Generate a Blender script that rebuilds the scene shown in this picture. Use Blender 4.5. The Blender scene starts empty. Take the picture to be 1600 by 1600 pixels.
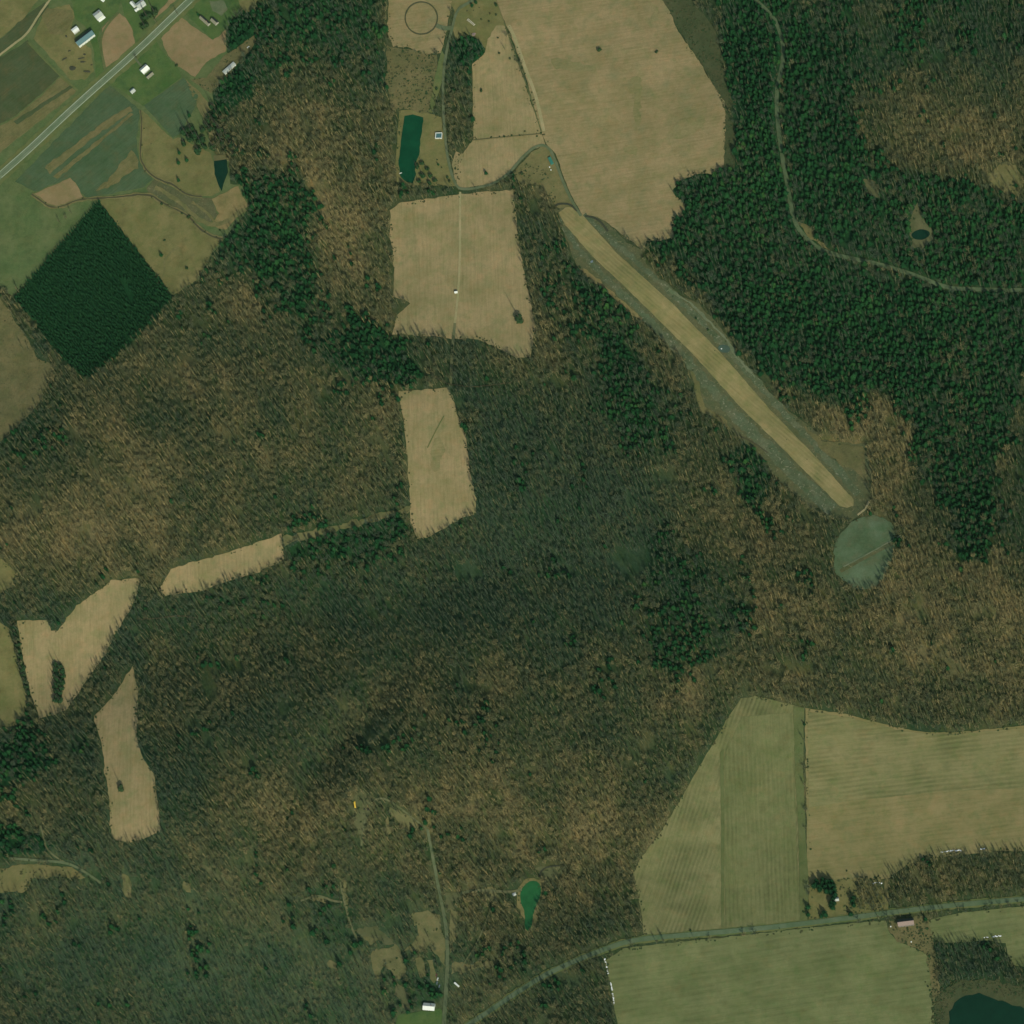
import bpy, math, random
import numpy as np
from mathutils import Matrix, Vector
from mathutils.geometry import delaunay_2d_cdt

random.seed(7)
rng = np.random.default_rng(11)
scene = bpy.context.scene
COL = scene.collection

# ------------------------------------------------------------------ camera
DIST, TILT, AZ = 6000.0, math.radians(25), math.radians(155)
FOV = 2 * math.atan(800.0 / DIST)
cz = np.array([math.sin(AZ) * math.sin(TILT), math.cos(AZ) * math.sin(TILT), math.cos(TILT)])
cam_pos = cz * DIST
north = np.array([0.0, 1.0, 0.0])
cy = north - cz * north.dot(cz)
cy /= np.linalg.norm(cy)
cx = np.cross(cy, cz)
cam_data = bpy.data.cameras.new('satellite_camera')
cam_data.angle = FOV
cam_data.clip_start = 10.0
cam_data.clip_end = 30000.0
cam = bpy.data.objects.new('satellite_camera', cam_data)
COL.objects.link(cam)
cam.matrix_world = Matrix(((cx[0], cy[0], cz[0], cam_pos[0]), (cx[1], cy[1], cz[1], cam_pos[1]),
                           (cx[2], cy[2], cz[2], cam_pos[2]), (0, 0, 0, 1)))
scene.camera = cam

# ------------------------------------------------------------------ daylight
SUN_EL, SUN_AZ = math.radians(37), math.radians(155)
world = bpy.data.worlds.new('World')
scene.world = world
world.use_nodes = True
wn = world.node_tree.nodes
sky = wn.new('ShaderNodeTexSky')
sky.sky_type = 'NISHITA'
sky.sun_disc = False
sky.sun_elevation = SUN_EL
sky.sun_rotation = SUN_AZ
wn['Background'].inputs['Strength'].default_value = 0.12
world.node_tree.links.new(sky.outputs[0], wn['Background'].inputs['Color'])
sun_data = bpy.data.lights.new('sun', 'SUN')
sun_data.energy = 3.25
sun_data.angle = math.radians(0.5)
sun_data.color = (1.0, 0.97, 0.90)
sun = bpy.data.objects.new('sun', sun_data)
COL.objects.link(sun)
to_sun = Vector((math.sin(SUN_AZ) * math.cos(SUN_EL), math.cos(SUN_AZ) * math.cos(SUN_EL), math.sin(SUN_EL)))
sun.rotation_euler = to_sun.to_track_quat('Z', 'Y').to_euler()
sun.location = to_sun * 3000
vs = scene.view_settings
vs.view_transform = 'Standard'
vs.look = 'None'
vs.exposure = 0.1
vs.gamma = 1.0
vs.use_curve_mapping = False

# ------------------------------------------------------------------ air
def haze_box():
    m = bpy.data.materials.new('pale air')
    m.use_nodes = True
    n = m.node_tree.nodes
    n.remove(n['Principled BSDF'])
    v = n.new('ShaderNodeVolumePrincipled')
    v.inputs['Color'].default_value = (.55, 1.0, .60, 1)
    v.inputs['Density'].default_value = HAZE
    v.inputs['Anisotropy'].default_value = 0.0
    m.node_tree.links.new(v.outputs[0], n['Material Output'].inputs['Volume'])
    w, z0, z1 = 7400.0, -60.0, cam_pos[2] + 40.0
    me = bpy.data.meshes.new('haze')
    me.from_pydata([(x, y, z) for z in (z0, z1) for y in (-w, w) for x in (-w, w)], [],
                   [(0, 2, 3, 1), (4, 5, 7, 6), (0, 1, 5, 4), (2, 6, 7, 3), (0, 4, 6, 2), (1, 3, 7, 5)])
    me.materials.append(m)
    o = bpy.data.objects.new('haze', me)
    COL.objects.link(o)
    o['kind'] = 'stuff'
    o['label'] = 'thin pale haze in the air over the whole land'


HAZE = 2.2e-6
haze_box()

# ------------------------------------------------------------------ terrain
HILLS = [  # world x, y, sigma along, sigma across, turn (deg), height
    (-150, -385, 420, 125, 6, 40), (-262, -375, 100, 27, 50, -24), (120, -330, 90, 34, 120, -12), (-60, -300, 70, 30, 140, -10), (-560, 130, 330, 120, 12, 28), (-560, -40, 300, 90, 12, 8),
    (560, -150, 420, 130, -10, 22), (650, 560, 260, 220, 0, 24), (120, 130, 160, 200, 30, 6),
    (-330, 600, 140, 260, -20, 12), (-250, -150, 520, 55, 10, -13), (-150, -600, 500, 90, 0, -7),
    (500, 330, 500, 60, -35, -8)]


def terrain(x, y):
    x = np.asarray(x, dtype=float)
    y = np.asarray(y, dtype=float)
    z = np.zeros(np.broadcast(x, y).shape)
    for hx, hy, sa, sb, deg, h in HILLS:
        c, s = math.cos(math.radians(deg)), math.sin(math.radians(deg))
        u = (x - hx) * c + (y - hy) * s
        v = -(x - hx) * s + (y - hy) * c
        z = z + h * np.exp(-0.5 * ((u / sa) ** 2 + (v / sb) ** 2))
    z = z + 1.2 * np.sin(x / 61.0 + 1.3 * np.sin(y / 83.0)) * np.cos(y / 57.0 + 0.4)
    return z


def ground_at(px, py, lift=0.0):
    """Point of the ground that the photograph shows at a pixel (1600 wide)."""
    px = np.atleast_1d(np.asarray(px, dtype=float))
    py = np.atleast_1d(np.asarray(py, dtype=float))
    t = math.tan(FOV / 2)
    d = (cx[None] * ((px - 800) / 800 * t)[:, None] + cy[None] * ((800 - py) / 800 * t)[:, None] - cz[None])
    z = np.zeros(len(px))
    for _ in range(5):
        k = (z - cam_pos[2]) / d[:, 2]
        p = cam_pos[None] + d * k[:, None]
        z = terrain(p[:, 0], p[:, 1])
    p[:, 2] = z + lift
    return p


def pt(px, py, lift=0.0):
    return Vector(ground_at(px, py, lift)[0])


# ------------------------------------------------------------------ value noise (numpy)
def vnoise(x, y, scale, seed):
    r = np.random.default_rng(seed).random((256, 256))
    x = np.asarray(x, float) / scale + 1000
    y = np.asarray(y, float) / scale + 1000
    xi, yi = np.floor(x).astype(int), np.floor(y).astype(int)
    fx, fy = x - xi, y - yi
    fx, fy = fx * fx * (3 - 2 * fx), fy * fy * (3 - 2 * fy)
    g = lambda a, b: r[b % 256, a % 256]
    return (g(xi, yi) * (1 - fx) + g(xi + 1, yi) * fx) * (1 - fy) + (g(xi, yi + 1) * (1 - fx) + g(xi + 1, yi + 1) * fx) * fy


def fnoise(x, y, scale, seed):
    return 0.6 * vnoise(x, y, scale, seed) + 0.28 * vnoise(x, y, scale * .45, seed + 1) + 0.12 * vnoise(x, y, scale * .2, seed + 2)


# ------------------------------------------------------------------ materials
KLIT = (0.80, 0.86, 0.92)


def lin(c):
    c = c / 255.0
    return c / 12.92 if c <= 0.04045 else ((c + 0.055) / 1.055) ** 2.4


def alb(r, g, b):
    """Base colour of a level surface that shows as this 8-bit colour in daylight here."""
    return tuple(min(0.85, max(0.002, lin(v) / k)) for v, k in zip((r, g, b), KLIT))


def new_mat(name, rough=0.9, spec=0.15):
    m = bpy.data.materials.new(name)
    m.use_nodes = True
    n = m.node_tree.nodes
    b = n['Principled BSDF']
    b.inputs['Roughness'].default_value = rough
    b.inputs['Specular IOR Level'].default_value = spec
    return m, n, m.node_tree.links, b


def rgb(c):
    return (c[0], c[1], c[2], 1.0)


def n_noise(n, l, vec, scale, detail=2.0, rough=.55):
    t = n.new('ShaderNodeTexNoise')
    t.inputs['Scale'].default_value = scale
    t.inputs['Detail'].default_value = detail
    t.inputs['Roughness'].default_value = rough
    l.new(vec, t.inputs['Vector'])
    return t.outputs['Fac']


def n_range(n, l, fac, a, b, lo=0.0, hi=1.0):
    r = n.new('ShaderNodeMapRange')
    r.inputs['From Min'].default_value = a
    r.inputs['From Max'].default_value = b
    r.inputs['To Min'].default_value = lo
    r.inputs['To Max'].default_value = hi
    l.new(fac, r.inputs['Value'])
    return r.outputs['Result']


def n_mix(n, l, fac, a, b, mode='MIX'):
    m = n.new('ShaderNodeMix')
    m.data_type = 'RGBA'
    m.blend_type = mode
    if isinstance(fac, float):
        m.inputs['Factor'].default_value = fac
    else:
        l.new(fac, m.inputs['Factor'])
    for sock, v in ((m.inputs['A'], a), (m.inputs['B'], b)):
        if isinstance(v, (tuple, list)):
            sock.default_value = rgb(v)
        else:
            l.new(v, sock)
    return m.outputs['Result']


def n_math(n, l, op, a, b=None):
    m = n.new('ShaderNodeMath')
    m.operation = op
    for i, v in enumerate((a, b)):
        if v is None:
            continue
        if isinstance(v, (int, float)):
            m.inputs[i].default_value = v
        else:
            l.new(v, m.inputs[i])
    return m.outputs[0]


def earth(name, c1, c2, c3=None, rows=None, fine=0.35, patch=70.0, seed=0.0, speck=None):
    """Grass or soil: two colours in broad patches, a third in small ones, fine grain, optional drill rows (deg, spacing m, strength)."""
    m, n, l, b = new_mat(name, 0.95, 0.05)
    g = n.new('ShaderNodeNewGeometry')
    off = n.new('ShaderNodeVectorMath')
    off.operation = 'ADD'
    off.inputs[1].default_value = (seed * 371.0, seed * 197.0, 0)
    l.new(g.outputs['Position'], off.inputs[0])
    v = off.outputs[0]
    off2 = n.new('ShaderNodeVectorMath')
    off2.operation = 'ADD'
    off2.inputs[1].default_value = (5311.0, 977.0, 0)
    l.new(v, off2.inputs[0])
    col = n_mix(n, l, n_range(n, l, n_noise(n, l, v, 1 / patch, 4, .6), .32, .68), alb(*c1), alb(*c2))
    big = n_noise(n, l, off2.outputs[0], 1 / 48.0, 5, .6)
    col = n_mix(n, l, n_range(n, l, big, .44, .70, 0, .9), col, n_mix(n, l, 1.0, col, (.77, .85, .75), 'MULTIPLY'))
    if c3:
        col = n_mix(n, l, n_range(n, l, n_noise(n, l, v, 1 / 22.0, 4, .62), .50, .74, 0, .85), col, alb(*c3))
    if rows:
        deg, space, amount = rows
        sep = n.new('ShaderNodeSeparateXYZ')
        l.new(v, sep.inputs[0])
        a = math.radians(deg)
        u = n_math(n, l, 'ADD', n_math(n, l, 'MULTIPLY', sep.outputs[0], -math.sin(a)), n_math(n, l, 'MULTIPLY', sep.outputs[1], math.cos(a)))
        u = n_math(n, l, 'ADD', u, n_math(n, l, 'MULTIPLY', n_noise(n, l, v, 1 / 90.0, 2), 6.0))
        s = n_math(n, l, 'SINE', n_math(n, l, 'MULTIPLY', u, 2 * math.pi / space))
        vis = n_range(n, l, n_noise(n, l, v, 1 / 60.0, 2), .35, .65)
        f = n_math(n, l, 'MULTIPLY', n_range(n, l, s, -1, 1), vis)
        col = n_mix(n, l, n_math(n, l, 'MULTIPLY', f, amount), col, n_mix(n, l, 1.0, col, (.55, .58, .55), 'MULTIPLY'))
        # cross-drift of swaths, wider than the rows
        s2 = n_math(n, l, 'SINE', n_math(n, l, 'MULTIPLY', u, 2 * math.pi / (space * 7.3)))
        col = n_mix(n, l, n_math(n, l, 'MULTIPLY', n_range(n, l, s2, -.2, 1), amount * .28), col, n_mix(n, l, 1.0, col, (.8, .86, .8), 'MULTIPLY'))
    hue = n_noise(n, l, v, 1 / 13.0, 4, .65)
    col = n_mix(n, l, n_range(n, l, hue, .50, .72, 0, .9), col, n_mix(n, l, 1.0, col, (.80, .93, .82), 'MULTIPLY'))
    hue2 = n_noise(n, l, off2.outputs[0], 1 / 17.0, 4, .65)
    col = n_mix(n, l, n_range(n, l, hue2, .52, .72, 0, .8), col, n_mix(n, l, 1.0, col, (1.10, .97, .95), 'MULTIPLY'))
    if rows:
        mp = n.new('ShaderNodeMapping')
        mp.vector_type = 'TEXTURE'
        mp.inputs['Rotation'].default_value = (0, 0, math.radians(rows[0]))
        mp.inputs['Scale'].default_value = (42.0, 2.6, 5.0)
        l.new(v, mp.inputs[0])
        sw = n_noise(n, l, mp.outputs[0], 1.0, 3, .6)
        col = n_mix(n, l, n_range(n, l, sw, .45, .75, 0, .75), col, n_mix(n, l, 1.0, col, (.74, .78, .74), 'MULTIPLY'))
    gr = n_noise(n, l, v, 1 / 2.6, 3, .7)
    gr2 = n_noise(n, l, v, 1 / 7.0, 3, .6)
    col = n_mix(n, l, n_range(n, l, gr, .3, .7, 0, fine), col, n_mix(n, l, 1.0, col, (.62, .66, .62), 'MULTIPLY'))
    col = n_mix(n, l, n_range(n, l, gr2, .42, .75, 0, fine), col, n_mix(n, l, 1.0, col, (.72, .76, .72), 'MULTIPLY'))
    if speck:
        col = n_mix(n, l, n_range(n, l, n_noise(n, l, v, 1 / 4.5, 2, .7), .60, .68, 0, .8), col, alb(*speck))
    l.new(col, b.inputs['Base Color'])
    bp = n.new('ShaderNodeBump')
    bp.inputs['Strength'].default_value = .35
    bp.inputs['Distance'].default_value = .5
    l.new(gr, bp.inputs['Height'])
    l.new(bp.outputs[0], b.inputs['Normal'])
    return m


def plain(name, c, rough=.7, spec=.3, vary=.25, scale=.6):
    m, n, l, b = new_mat(name, rough, spec)
    g = n.new('ShaderNodeNewGeometry')
    f = n_noise(n, l, g.outputs['Position'], scale, 3, .6)
    col = n_mix(n, l, n_range(n, l, f, .35, .7, 0, vary), c, tuple(v * .55 for v in c))
    l.new(col, b.inputs['Base Color'])
    return m


def tinted(name, stops, rough=.9, spec=.1, trans=0.0, grain=.5, gscale=1.0):
    """Bark or leaves: colour along a ramp by the tree's own tint (each tree differs), with clumps."""
    m, n, l, b = new_mat(name, rough, spec)
    a = n.new('ShaderNodeAttribute')
    a.attribute_type = 'INSTANCER'
    a.attribute_name = 'tint'
    r = n.new('ShaderNodeValToRGB')
    el = r.color_ramp.elements
    el[0].position, el[0].color = stops[0][0], rgb(stops[0][1])
    el[1].position, el[1].color = stops[-1][0], rgb(stops[-1][1])
    for p, c in stops[1:-1]:
        e = el.new(p)
        e.color = rgb(c)
    l.new(a.outputs['Fac'], r.inputs[0])
    g = n.new('ShaderNodeNewGeometry')
    f = n_noise(n, l, g.outputs['Position'], gscale, 2, .6)
    col = n_mix(n, l, n_range(n, l, f, .35, .65, 0, grain), r.outputs[0], n_mix(n, l, 1.0, r.outputs[0], (.36, .42, .38), 'MULTIPLY'))
    l.new(col, b.inputs['Base Color'])
    return m


M = {}
M['tan_field'] = earth('dry hay field', (141, 127, 90), (126, 116, 79), (112, 113, 77), (3, 6.5, .2), .45, 90, 1)
M['tan_field_b'] = earth('dry hay field pale', (144, 130, 92), (130, 120, 83), (114, 115, 77), (92, 6.5, .16), .40, 80, 2)
M['strip_tan'] = earth('airstrip turf', (138, 128, 86), (122, 117, 75), (106, 108, 68), (-46, 5.6, .45), .25, 60, 3)
M['slope_green'] = earth('reseeded slope', (80, 87, 59), (92, 92, 62), (68, 82, 56), None, .7, 24, 4, (100, 100, 70))
M['pad_green'] = earth('graded pad', (90, 108, 80), (72, 88, 60), (88, 92, 64), None, .5, 30, 5)
M['meadow'] = earth('rough meadow', (110, 106, 68), (98, 97, 62), (80, 82, 50), None, .5, 45, 6)
M['meadow_dim'] = earth('thin clearing', (92, 94, 64), (80, 86, 58), (72, 78, 50), None, .5, 30, 7)
M['meadow_olive'] = earth('olive clearing', (108, 106, 70), (96, 98, 64), (82, 86, 54), None, .6, 22, 38)
M['rubble'] = earth('stony grey green fill', (86, 98, 72), (76, 86, 60), (100, 102, 74), None, .7, 12, 44, (118, 120, 94))
M['rubble_pale'] = earth('pale stony fill', (112, 118, 90), (96, 108, 80), (84, 98, 72), None, .6, 10, 45)
M['damp'] = earth('damp patch in hay', (130, 122, 83), (118, 114, 76), (108, 110, 73), (3, 6.5, .2), .45, 24, 46)
M['gully'] = earth('bare gully bank', (112, 108, 70), (98, 98, 62), (84, 88, 54), None, .5, 12, 47)
M['scrub'] = earth('dead brush ground', (106, 100, 66), (92, 92, 60), (80, 82, 52), None, .6, 30, 8, (70, 72, 46))
M['scrub_dark'] = earth('dark brush ground', (66, 76, 50), (76, 78, 52), (56, 66, 42), None, .6, 30, 9)
M['lawn'] = earth('green lawn', (66, 92, 48), (80, 98, 54), (54, 80, 46), None, .5, 28, 10)
M['pasture'] = earth('green pasture', (76, 95, 56), (92, 102, 64), (68, 84, 50), None, .5, 45, 11)
M['pasture_tan'] = earth('yellow pasture', (112, 108, 68), (98, 100, 60), (86, 86, 52), None, .45, 40, 12)
M['olive'] = earth('olive fallow field', (66, 76, 48), (72, 84, 56), (80, 80, 50), (38, 5, .12), .35, 70, 13)
M['darkgreen'] = earth('dark green winter wheat', (64, 84, 56), (74, 92, 64), (76, 84, 54), (38, 5, .12), .35, 60, 14)
M['tan_strip'] = earth('stubble strip', (110, 104, 68), (98, 98, 62), (84, 88, 54), (38, 5, .2), .5, 40, 15)
M['pink_tan'] = earth('bare reddish field', (128, 114, 80), (122, 108, 76), (110, 104, 68), None, .35, 50, 16)
M['drill_green'] = earth('drilled grain field', (116, 115, 77), (103, 106, 69), (93, 96, 62), (70, 6.4, .6), .4, 60, 17)
M['drill_panel'] = earth('drilled grain field greener', (108, 111, 72), (98, 103, 66), (92, 95, 60), (90, 6.4, .45), .4, 45, 37)
M['drill_tan'] = earth('drilled tan field', (121, 117, 79), (110, 111, 72), (98, 102, 66), (3, 7.0, .6), .3, 70, 18)
M['drill_low'] = earth('mown tan field', (123, 115, 77), (112, 109, 70), (100, 104, 66), (4, 8, .2), .3, 60, 19)
M['grain_green'] = earth('green grain field', (107, 113, 73), (96, 104, 66), (90, 96, 60), (6, 10, .28), .28, 60, 20)
M['verge'] = earth('grass verge', (84, 98, 58), (96, 100, 60), (70, 86, 50), None, .4, 30, 21)
M['verge_dark'] = earth('dark grass headland', (82, 92, 54), (88, 96, 60), (74, 84, 50), None, .4, 30, 22)
M['sand'] = earth('bare sandy soil', (128, 116, 76), (116, 108, 70), (96, 94, 58), None, .5, 25, 23)
M['asphalt'] = earth('weathered asphalt', (106, 120, 92), (96, 112, 84), (90, 106, 78), None, .35, 20, 24)
M['asphalt_dark'] = earth('dark asphalt', (78, 96, 70), (88, 102, 76), (72, 90, 64), None, .25, 20, 25)
M['seam'] = plain('tar seam', alb(86, 98, 76), .9, .1)
M['edge_line'] = plain('worn white edge paint', alb(150, 162, 132), .8, .1)
M['gravel'] = earth('gravel drive', (96, 104, 76), (84, 96, 68), (78, 88, 60), None, .4, 12, 26)
M['dirt_track'] = earth('dirt track', (102, 104, 74), (90, 96, 66), (84, 88, 58), None, .5, 14, 27)
M['field_track'] = earth('worn wheel track', (146, 138, 100), (134, 130, 92), None, None, .3, 20, 28)
M['creek'] = plain('creek mud', alb(62, 62, 36), .6, .3)
M['forest_road'] = earth('pale forest road', (82, 98, 70), (74, 90, 62), (66, 82, 56), None, .3, 14, 29)


def water(name, c):
    m, n, l, b = new_mat(name, .12, .2)
    g = n.new('ShaderNodeNewGeometry')
    f = n_noise(n, l, g.outputs['Position'], 1 / 14.0, 3)
    l.new(n_mix(n, l, n_range(n, l, f, .3, .7), alb(*c), tuple(v * .72 for v in alb(*c))), b.inputs['Base Color'])
    bp = n.new('ShaderNodeBump')
    bp.inputs['Strength'].default_value = .06
    l.new(n_noise(n, l, g.outputs['Position'], .8, 2), bp.inputs['Height'])
    l.new(bp.outputs[0], b.inputs['Normal'])
    return m


M['pond_deep'] = water('deep green water', (10, 62, 36))
M['pond_bright'] = water('algae green water', (32, 84, 44))
M['pond_dark'] = water('dark teal water', (12, 44, 28))
M['pond_grey'] = water('grey pool water', (66, 86, 70))


def floor_material():
    m, n, l, b = new_mat('leaf litter', .95, .05)
    a = n.new('ShaderNodeVertexColor')
    a.layer_name = 'litter'
    g = n.new('ShaderNodeNewGeometry')
    v = g.outputs['Position']
    # tree-shadow streaks painted into the litter colour, along the shadow direction: stretched noise
    mp = n.new('ShaderNodeMapping')
    mp.vector_type = 'TEXTURE'
    mp.inputs['Rotation'].default_value = (0, 0, math.radians(116))
    mp.inputs['Scale'].default_value = (11.0, 2.6, 4.0)
    l.new(v, mp.inputs[0])
    st = n_noise(n, l, mp.outputs[0], 1.0, 3, .7)
    col = n_mix(n, l, n_range(n, l, st, .38, .66, 0, .7), a.outputs['Color'], n_mix(n, l, 1.0, a.outputs['Color'], (.46, .58, .48), 'MULTIPLY'))
    f = n_noise(n, l, v, 1 / 16.0, 4, .65)
    col = n_mix(n, l, n_range(n, l, f, .50, .72, 0, .6), col, n_mix(n, l, 1.0, col, (1.7, 1.45, 1.15), 'MULTIPLY'))
    f = n_noise(n, l, v, 1 / 34.0, 3, .6)
    col = n_mix(n, l, n_range(n, l, f, .45, .70, 0, .75), col, n_mix(n, l, 1.0, col, (.40, .70, .5), 'MULTIPLY'))
    f = n_noise(n, l, mp.outputs[0], .55, 3, .6)
    col = n_mix(n, l, n_range(n, l, f, .52, .68, 0, .7), col, n_mix(n, l, 1.0, col, (1.30, 1.05, .84), 'MULTIPLY'))
    f = n_noise(n, l, v, 1 / 2.2, 3, .7)
    col = n_mix(n, l, n_range(n, l, f, .35, .65, 0, .6), col, n_mix(n, l, 1.0, col, (.5, .52, .5), 'MULTIPLY'))
    l.new(col, b.inputs['Base Color'])
    return m


M['floor'] = floor_material()
M['bark'] = tinted('bare bark and twigs', [(0, (.072, .100, .056)), (.35, (.105, .118, .054)), (.65, (.175, .165, .070)), (1, (.292, .238, .095))], grain=.5, gscale=.35)
M['needles'] = tinted('evergreen needles', [(0, (.006, .040, .012)), (.45, (.011, .066, .017)), (.8, (.020, .086, .021)), (1, (.040, .115, .024))], .8, .1, grain=.9, gscale=.55)
M['needles_dense'] = tinted('plantation needles', [(0, (.006, .042, .013)), (.5, (.010, .056, .017)), (1, (.018, .072, .022))], .8, .1, grain=.6, gscale=1.1)
M['trunk'] = plain('conifer bark', (.05, .045, .03), .9, .1)
M['shrubleaf'] = tinted('shrub leaves', [(0, (.020, .060, .018)), (.5, (.036, .07, .022)), (1, (.09, .09, .035))], grain=.6, gscale=.8)
M['white_roof'] = plain('white metal roof', (.74, .76, .60), .45, .4, .12)
M['pale_roof'] = plain('pale grey roof', (.40, .43, .33), .6, .3, .2)
M['grey_roof'] = plain('grey shingle roof', (.20, .25, .20), .8, .2, .25)
M['teal_roof'] = plain('teal metal roof', (.055, .135, .12), .5, .4, .25)
M['dark_or_shaded_roof'] = plain('dark shingle or shaded roof', (.03, .04, .028), .8, .2, .2)  # dark shingles; on the barns, shade put into the roof colour
M['tan_roof'] = plain('tan shingle roof', (.24, .23, .135), .8, .2, .2)
M['pink_roof'] = plain('rusty pink roof', (.25, .185, .135), .7, .2, .35)
M['white_wall'] = plain('white siding', (.62, .64, .50), .7, .3, .15)
M['tan_wall'] = plain('tan siding', (.38, .36, .26), .8, .2, .2)
M['grey_wood'] = plain('weathered boards', (.20, .18, .14), .85, .15, .3)
M['glass'] = plain('window glass', (.03, .04, .045), .1, .5, .1)
M['brick'] = plain('chimney brick', (.24, .12, .08), .9, .1, .3)
M['yellow'] = plain('yellow paint', (.75, .50, .05), .45, .4, .1)
M['rubber'] = plain('black rubber', (.02, .02, .02), .8, .2, .1)
M['teal_paint'] = plain('teal green paint', (.03, .16, .10), .5, .4, .2)
M['snow'] = plain('old snow', (.82, .84, .74), .7, .2, .12)
M['dark_soil'] = plain('dark turned soil', (.05, .055, .03), .95, .05, .4)
M['scrap'] = plain('scrap and brush', (.055, .058, .032), .9, .1, .6, 1.4)
M['post'] = plain('fence wood', (.11, .10, .06), .9, .1, .2)
M['log'] = plain('pale split logs', (.42, .40, .26), .85, .1, .4, 1.0)
M['car_grey'] = plain('grey car paint', (.14, .18, .17), .35, .5, .1)
M['car_white'] = plain('white car paint', (.65, .68, .54), .35, .5, .1)
M['car_red'] = plain('dull red car paint', (.13, .04, .03), .35, .5, .1)


# ------------------------------------------------------------------ mesh helpers
class MB:
    def __init__(self):
        self.v, self.f, self.m = [], [], []

    def add(self, verts, faces, mi=0):
        o = len(self.v)
        self.v += [tuple(p) for p in verts]
        self.f += [tuple(i + o for i in f) for f in faces]
        self.m += [mi] * len(faces)

    def box(self, c, s, rot=0.0, mi=0, taper=1.0):
        x, y, z = s[0] / 2, s[1] / 2, s[2] / 2
        ca, sa = math.cos(rot), math.sin(rot)
        vs_ = []
        for dz, k in ((-z, 1.0), (z, taper)):
            for dx, dy in ((-x, -y), (x, -y), (x, y), (-x, y)):
                vs_.append((c[0] + (dx * ca - dy * sa) * k, c[1] + (dx * sa + dy * ca) * k, c[2] + dz))
        self.add(vs_, [(3, 2, 1, 0), (4, 5, 6, 7), (0, 1, 5, 4), (1, 2, 6, 5), (2, 3, 7, 6), (3, 0, 4, 7)], mi)

    def tube(self, p0, p1, r0, r1, sides=4, mi=0, caps=False):
        p0, p1 = Vector(p0), Vector(p1)
        d = (p1 - p0)
        if d.length < 1e-6:
            return
        d.normalize()
        a = d.orthogonal().normalized()
        b = d.cross(a)
        vs_ = []
        for p, r in ((p0, r0), (p1, r1)):
            for i in range(sides):
                t = 2 * math.pi * i / sides
                vs_.append(p + a * (math.cos(t) * r) + b * (math.sin(t) * r))
        fs = [(i, (i + 1) % sides, sides + (i + 1) % sides, sides + i) for i in range(sides)]
        if caps:
            fs += [tuple(range(sides - 1, -1, -1)), tuple(range(sides, 2 * sides))]
        self.add(vs_, fs, mi)

    def mesh(self, name, mats):
        me = bpy.data.meshes.new(name)
        me.from_pydata(self.v, [], self.f)
        for m_ in mats:
            me.materials.append(m_)
        if len(mats) > 1:
            me.polygons.foreach_set('material_index', self.m)
        me.update()
        return me

    def build(self, name, mat, parent=None, loc=None):
        o = bpy.data.objects.new(name, self.mesh(name, mat if isinstance(mat, list) else [mat]))
        COL.objects.link(o)
        if parent is not None:
            o.parent = parent
        if loc is not None:
            o.location = loc
        return o


def tag(o, label=None, cat=None, group=None, kind=None):
    if label:
        o['label'] = label
    if cat:
        o['category'] = cat
    if group:
        o['group'] = group
    if kind:
        o['kind'] = kind
    return o


def thing(name, label, cat, loc, rot=0.0, group=None):
    o = bpy.data.objects.new(name, None)
    o.empty_display_size = 1.0
    COL.objects.link(o)
    o.location = loc
    o.rotation_euler = (0, 0, rot)
    return tag(o, label, cat, group)


def resample(pts, step, closed=True):
    out = []
    n = len(pts)
    for i in range(n if closed else n - 1):
        a, b = np.array(pts[i], float), np.array(pts[(i + 1) % n], float)
        k = max(1, int(round(np.linalg.norm(b - a) / step)))
        for j in range(k):
            out.append(a + (b - a) * j / k)
    if not closed:
        out.append(np.array(pts[-1], float))
    return np.array(out)


def chaikin(pts, times=1, closed=True):
    p = [np.array(q, float) for q in pts]
    for _ in range(times):
        q = []
        n = len(p)
        for i in range(n if closed else n - 1):
            a, b = p[i], p[(i + 1) % n]
            q += [a * .75 + b * .25, a * .25 + b * .75]
        if not closed:
            q = [p[0]] + q + [p[-1]]
        p = q
    return p


EXT = 220


def extend(poly):
    """A field that the frame cuts goes on beyond it."""
    def side(p):
        s = set()
        if p[0] <= 0: s.add('L')
        if p[0] >= 1600: s.add('R')
        if p[1] <= 0: s.add('T')
        if p[1] >= 1600: s.add('B')
        return s
    out = []
    n = len(poly)
    for i, p in enumerate(poly):
        s = side(p)
        if not s:
            out.append(p)
            continue
        e = (-EXT if 'L' in s else 1600 + EXT if 'R' in s else p[0], -EXT if 'T' in s else 1600 + EXT if 'B' in s else p[1])
        if len(s) == 2:
            out.append(e)
        elif s & side(poly[i - 1]):
            out += [e, p]
        elif s & side(poly[(i + 1) % n]):
            out += [p, e]
        else:
            out += [p]
    return out


def inside(poly, x, y):
    x = np.asarray(x, float)
    y = np.asarray(y, float)
    r = np.zeros(x.shape, bool)
    n = len(poly)
    for i in range(n):
        x0, y0 = poly[i]
        x1, y1 = poly[(i + 1) % n]
        if y0 == y1:
            continue
        c = ((y0 > y) != (y1 > y)) & (x < (x1 - x0) * (y - y0) / (y1 - y0) + x0)
        r ^= c
    return r


# raster maps over the picture and a margin, 2 px a cell
R0, R1, RS = -240, 1840, 2
gx = np.arange(R0, R1, RS) + RS / 2
GX, GY = np.meshgrid(gx, gx)
OPEN = np.zeros(GX.shape, bool)
CONIF = np.zeros(GX.shape, np.float32)
SPARSE = np.zeros(GX.shape, bool)


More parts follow.
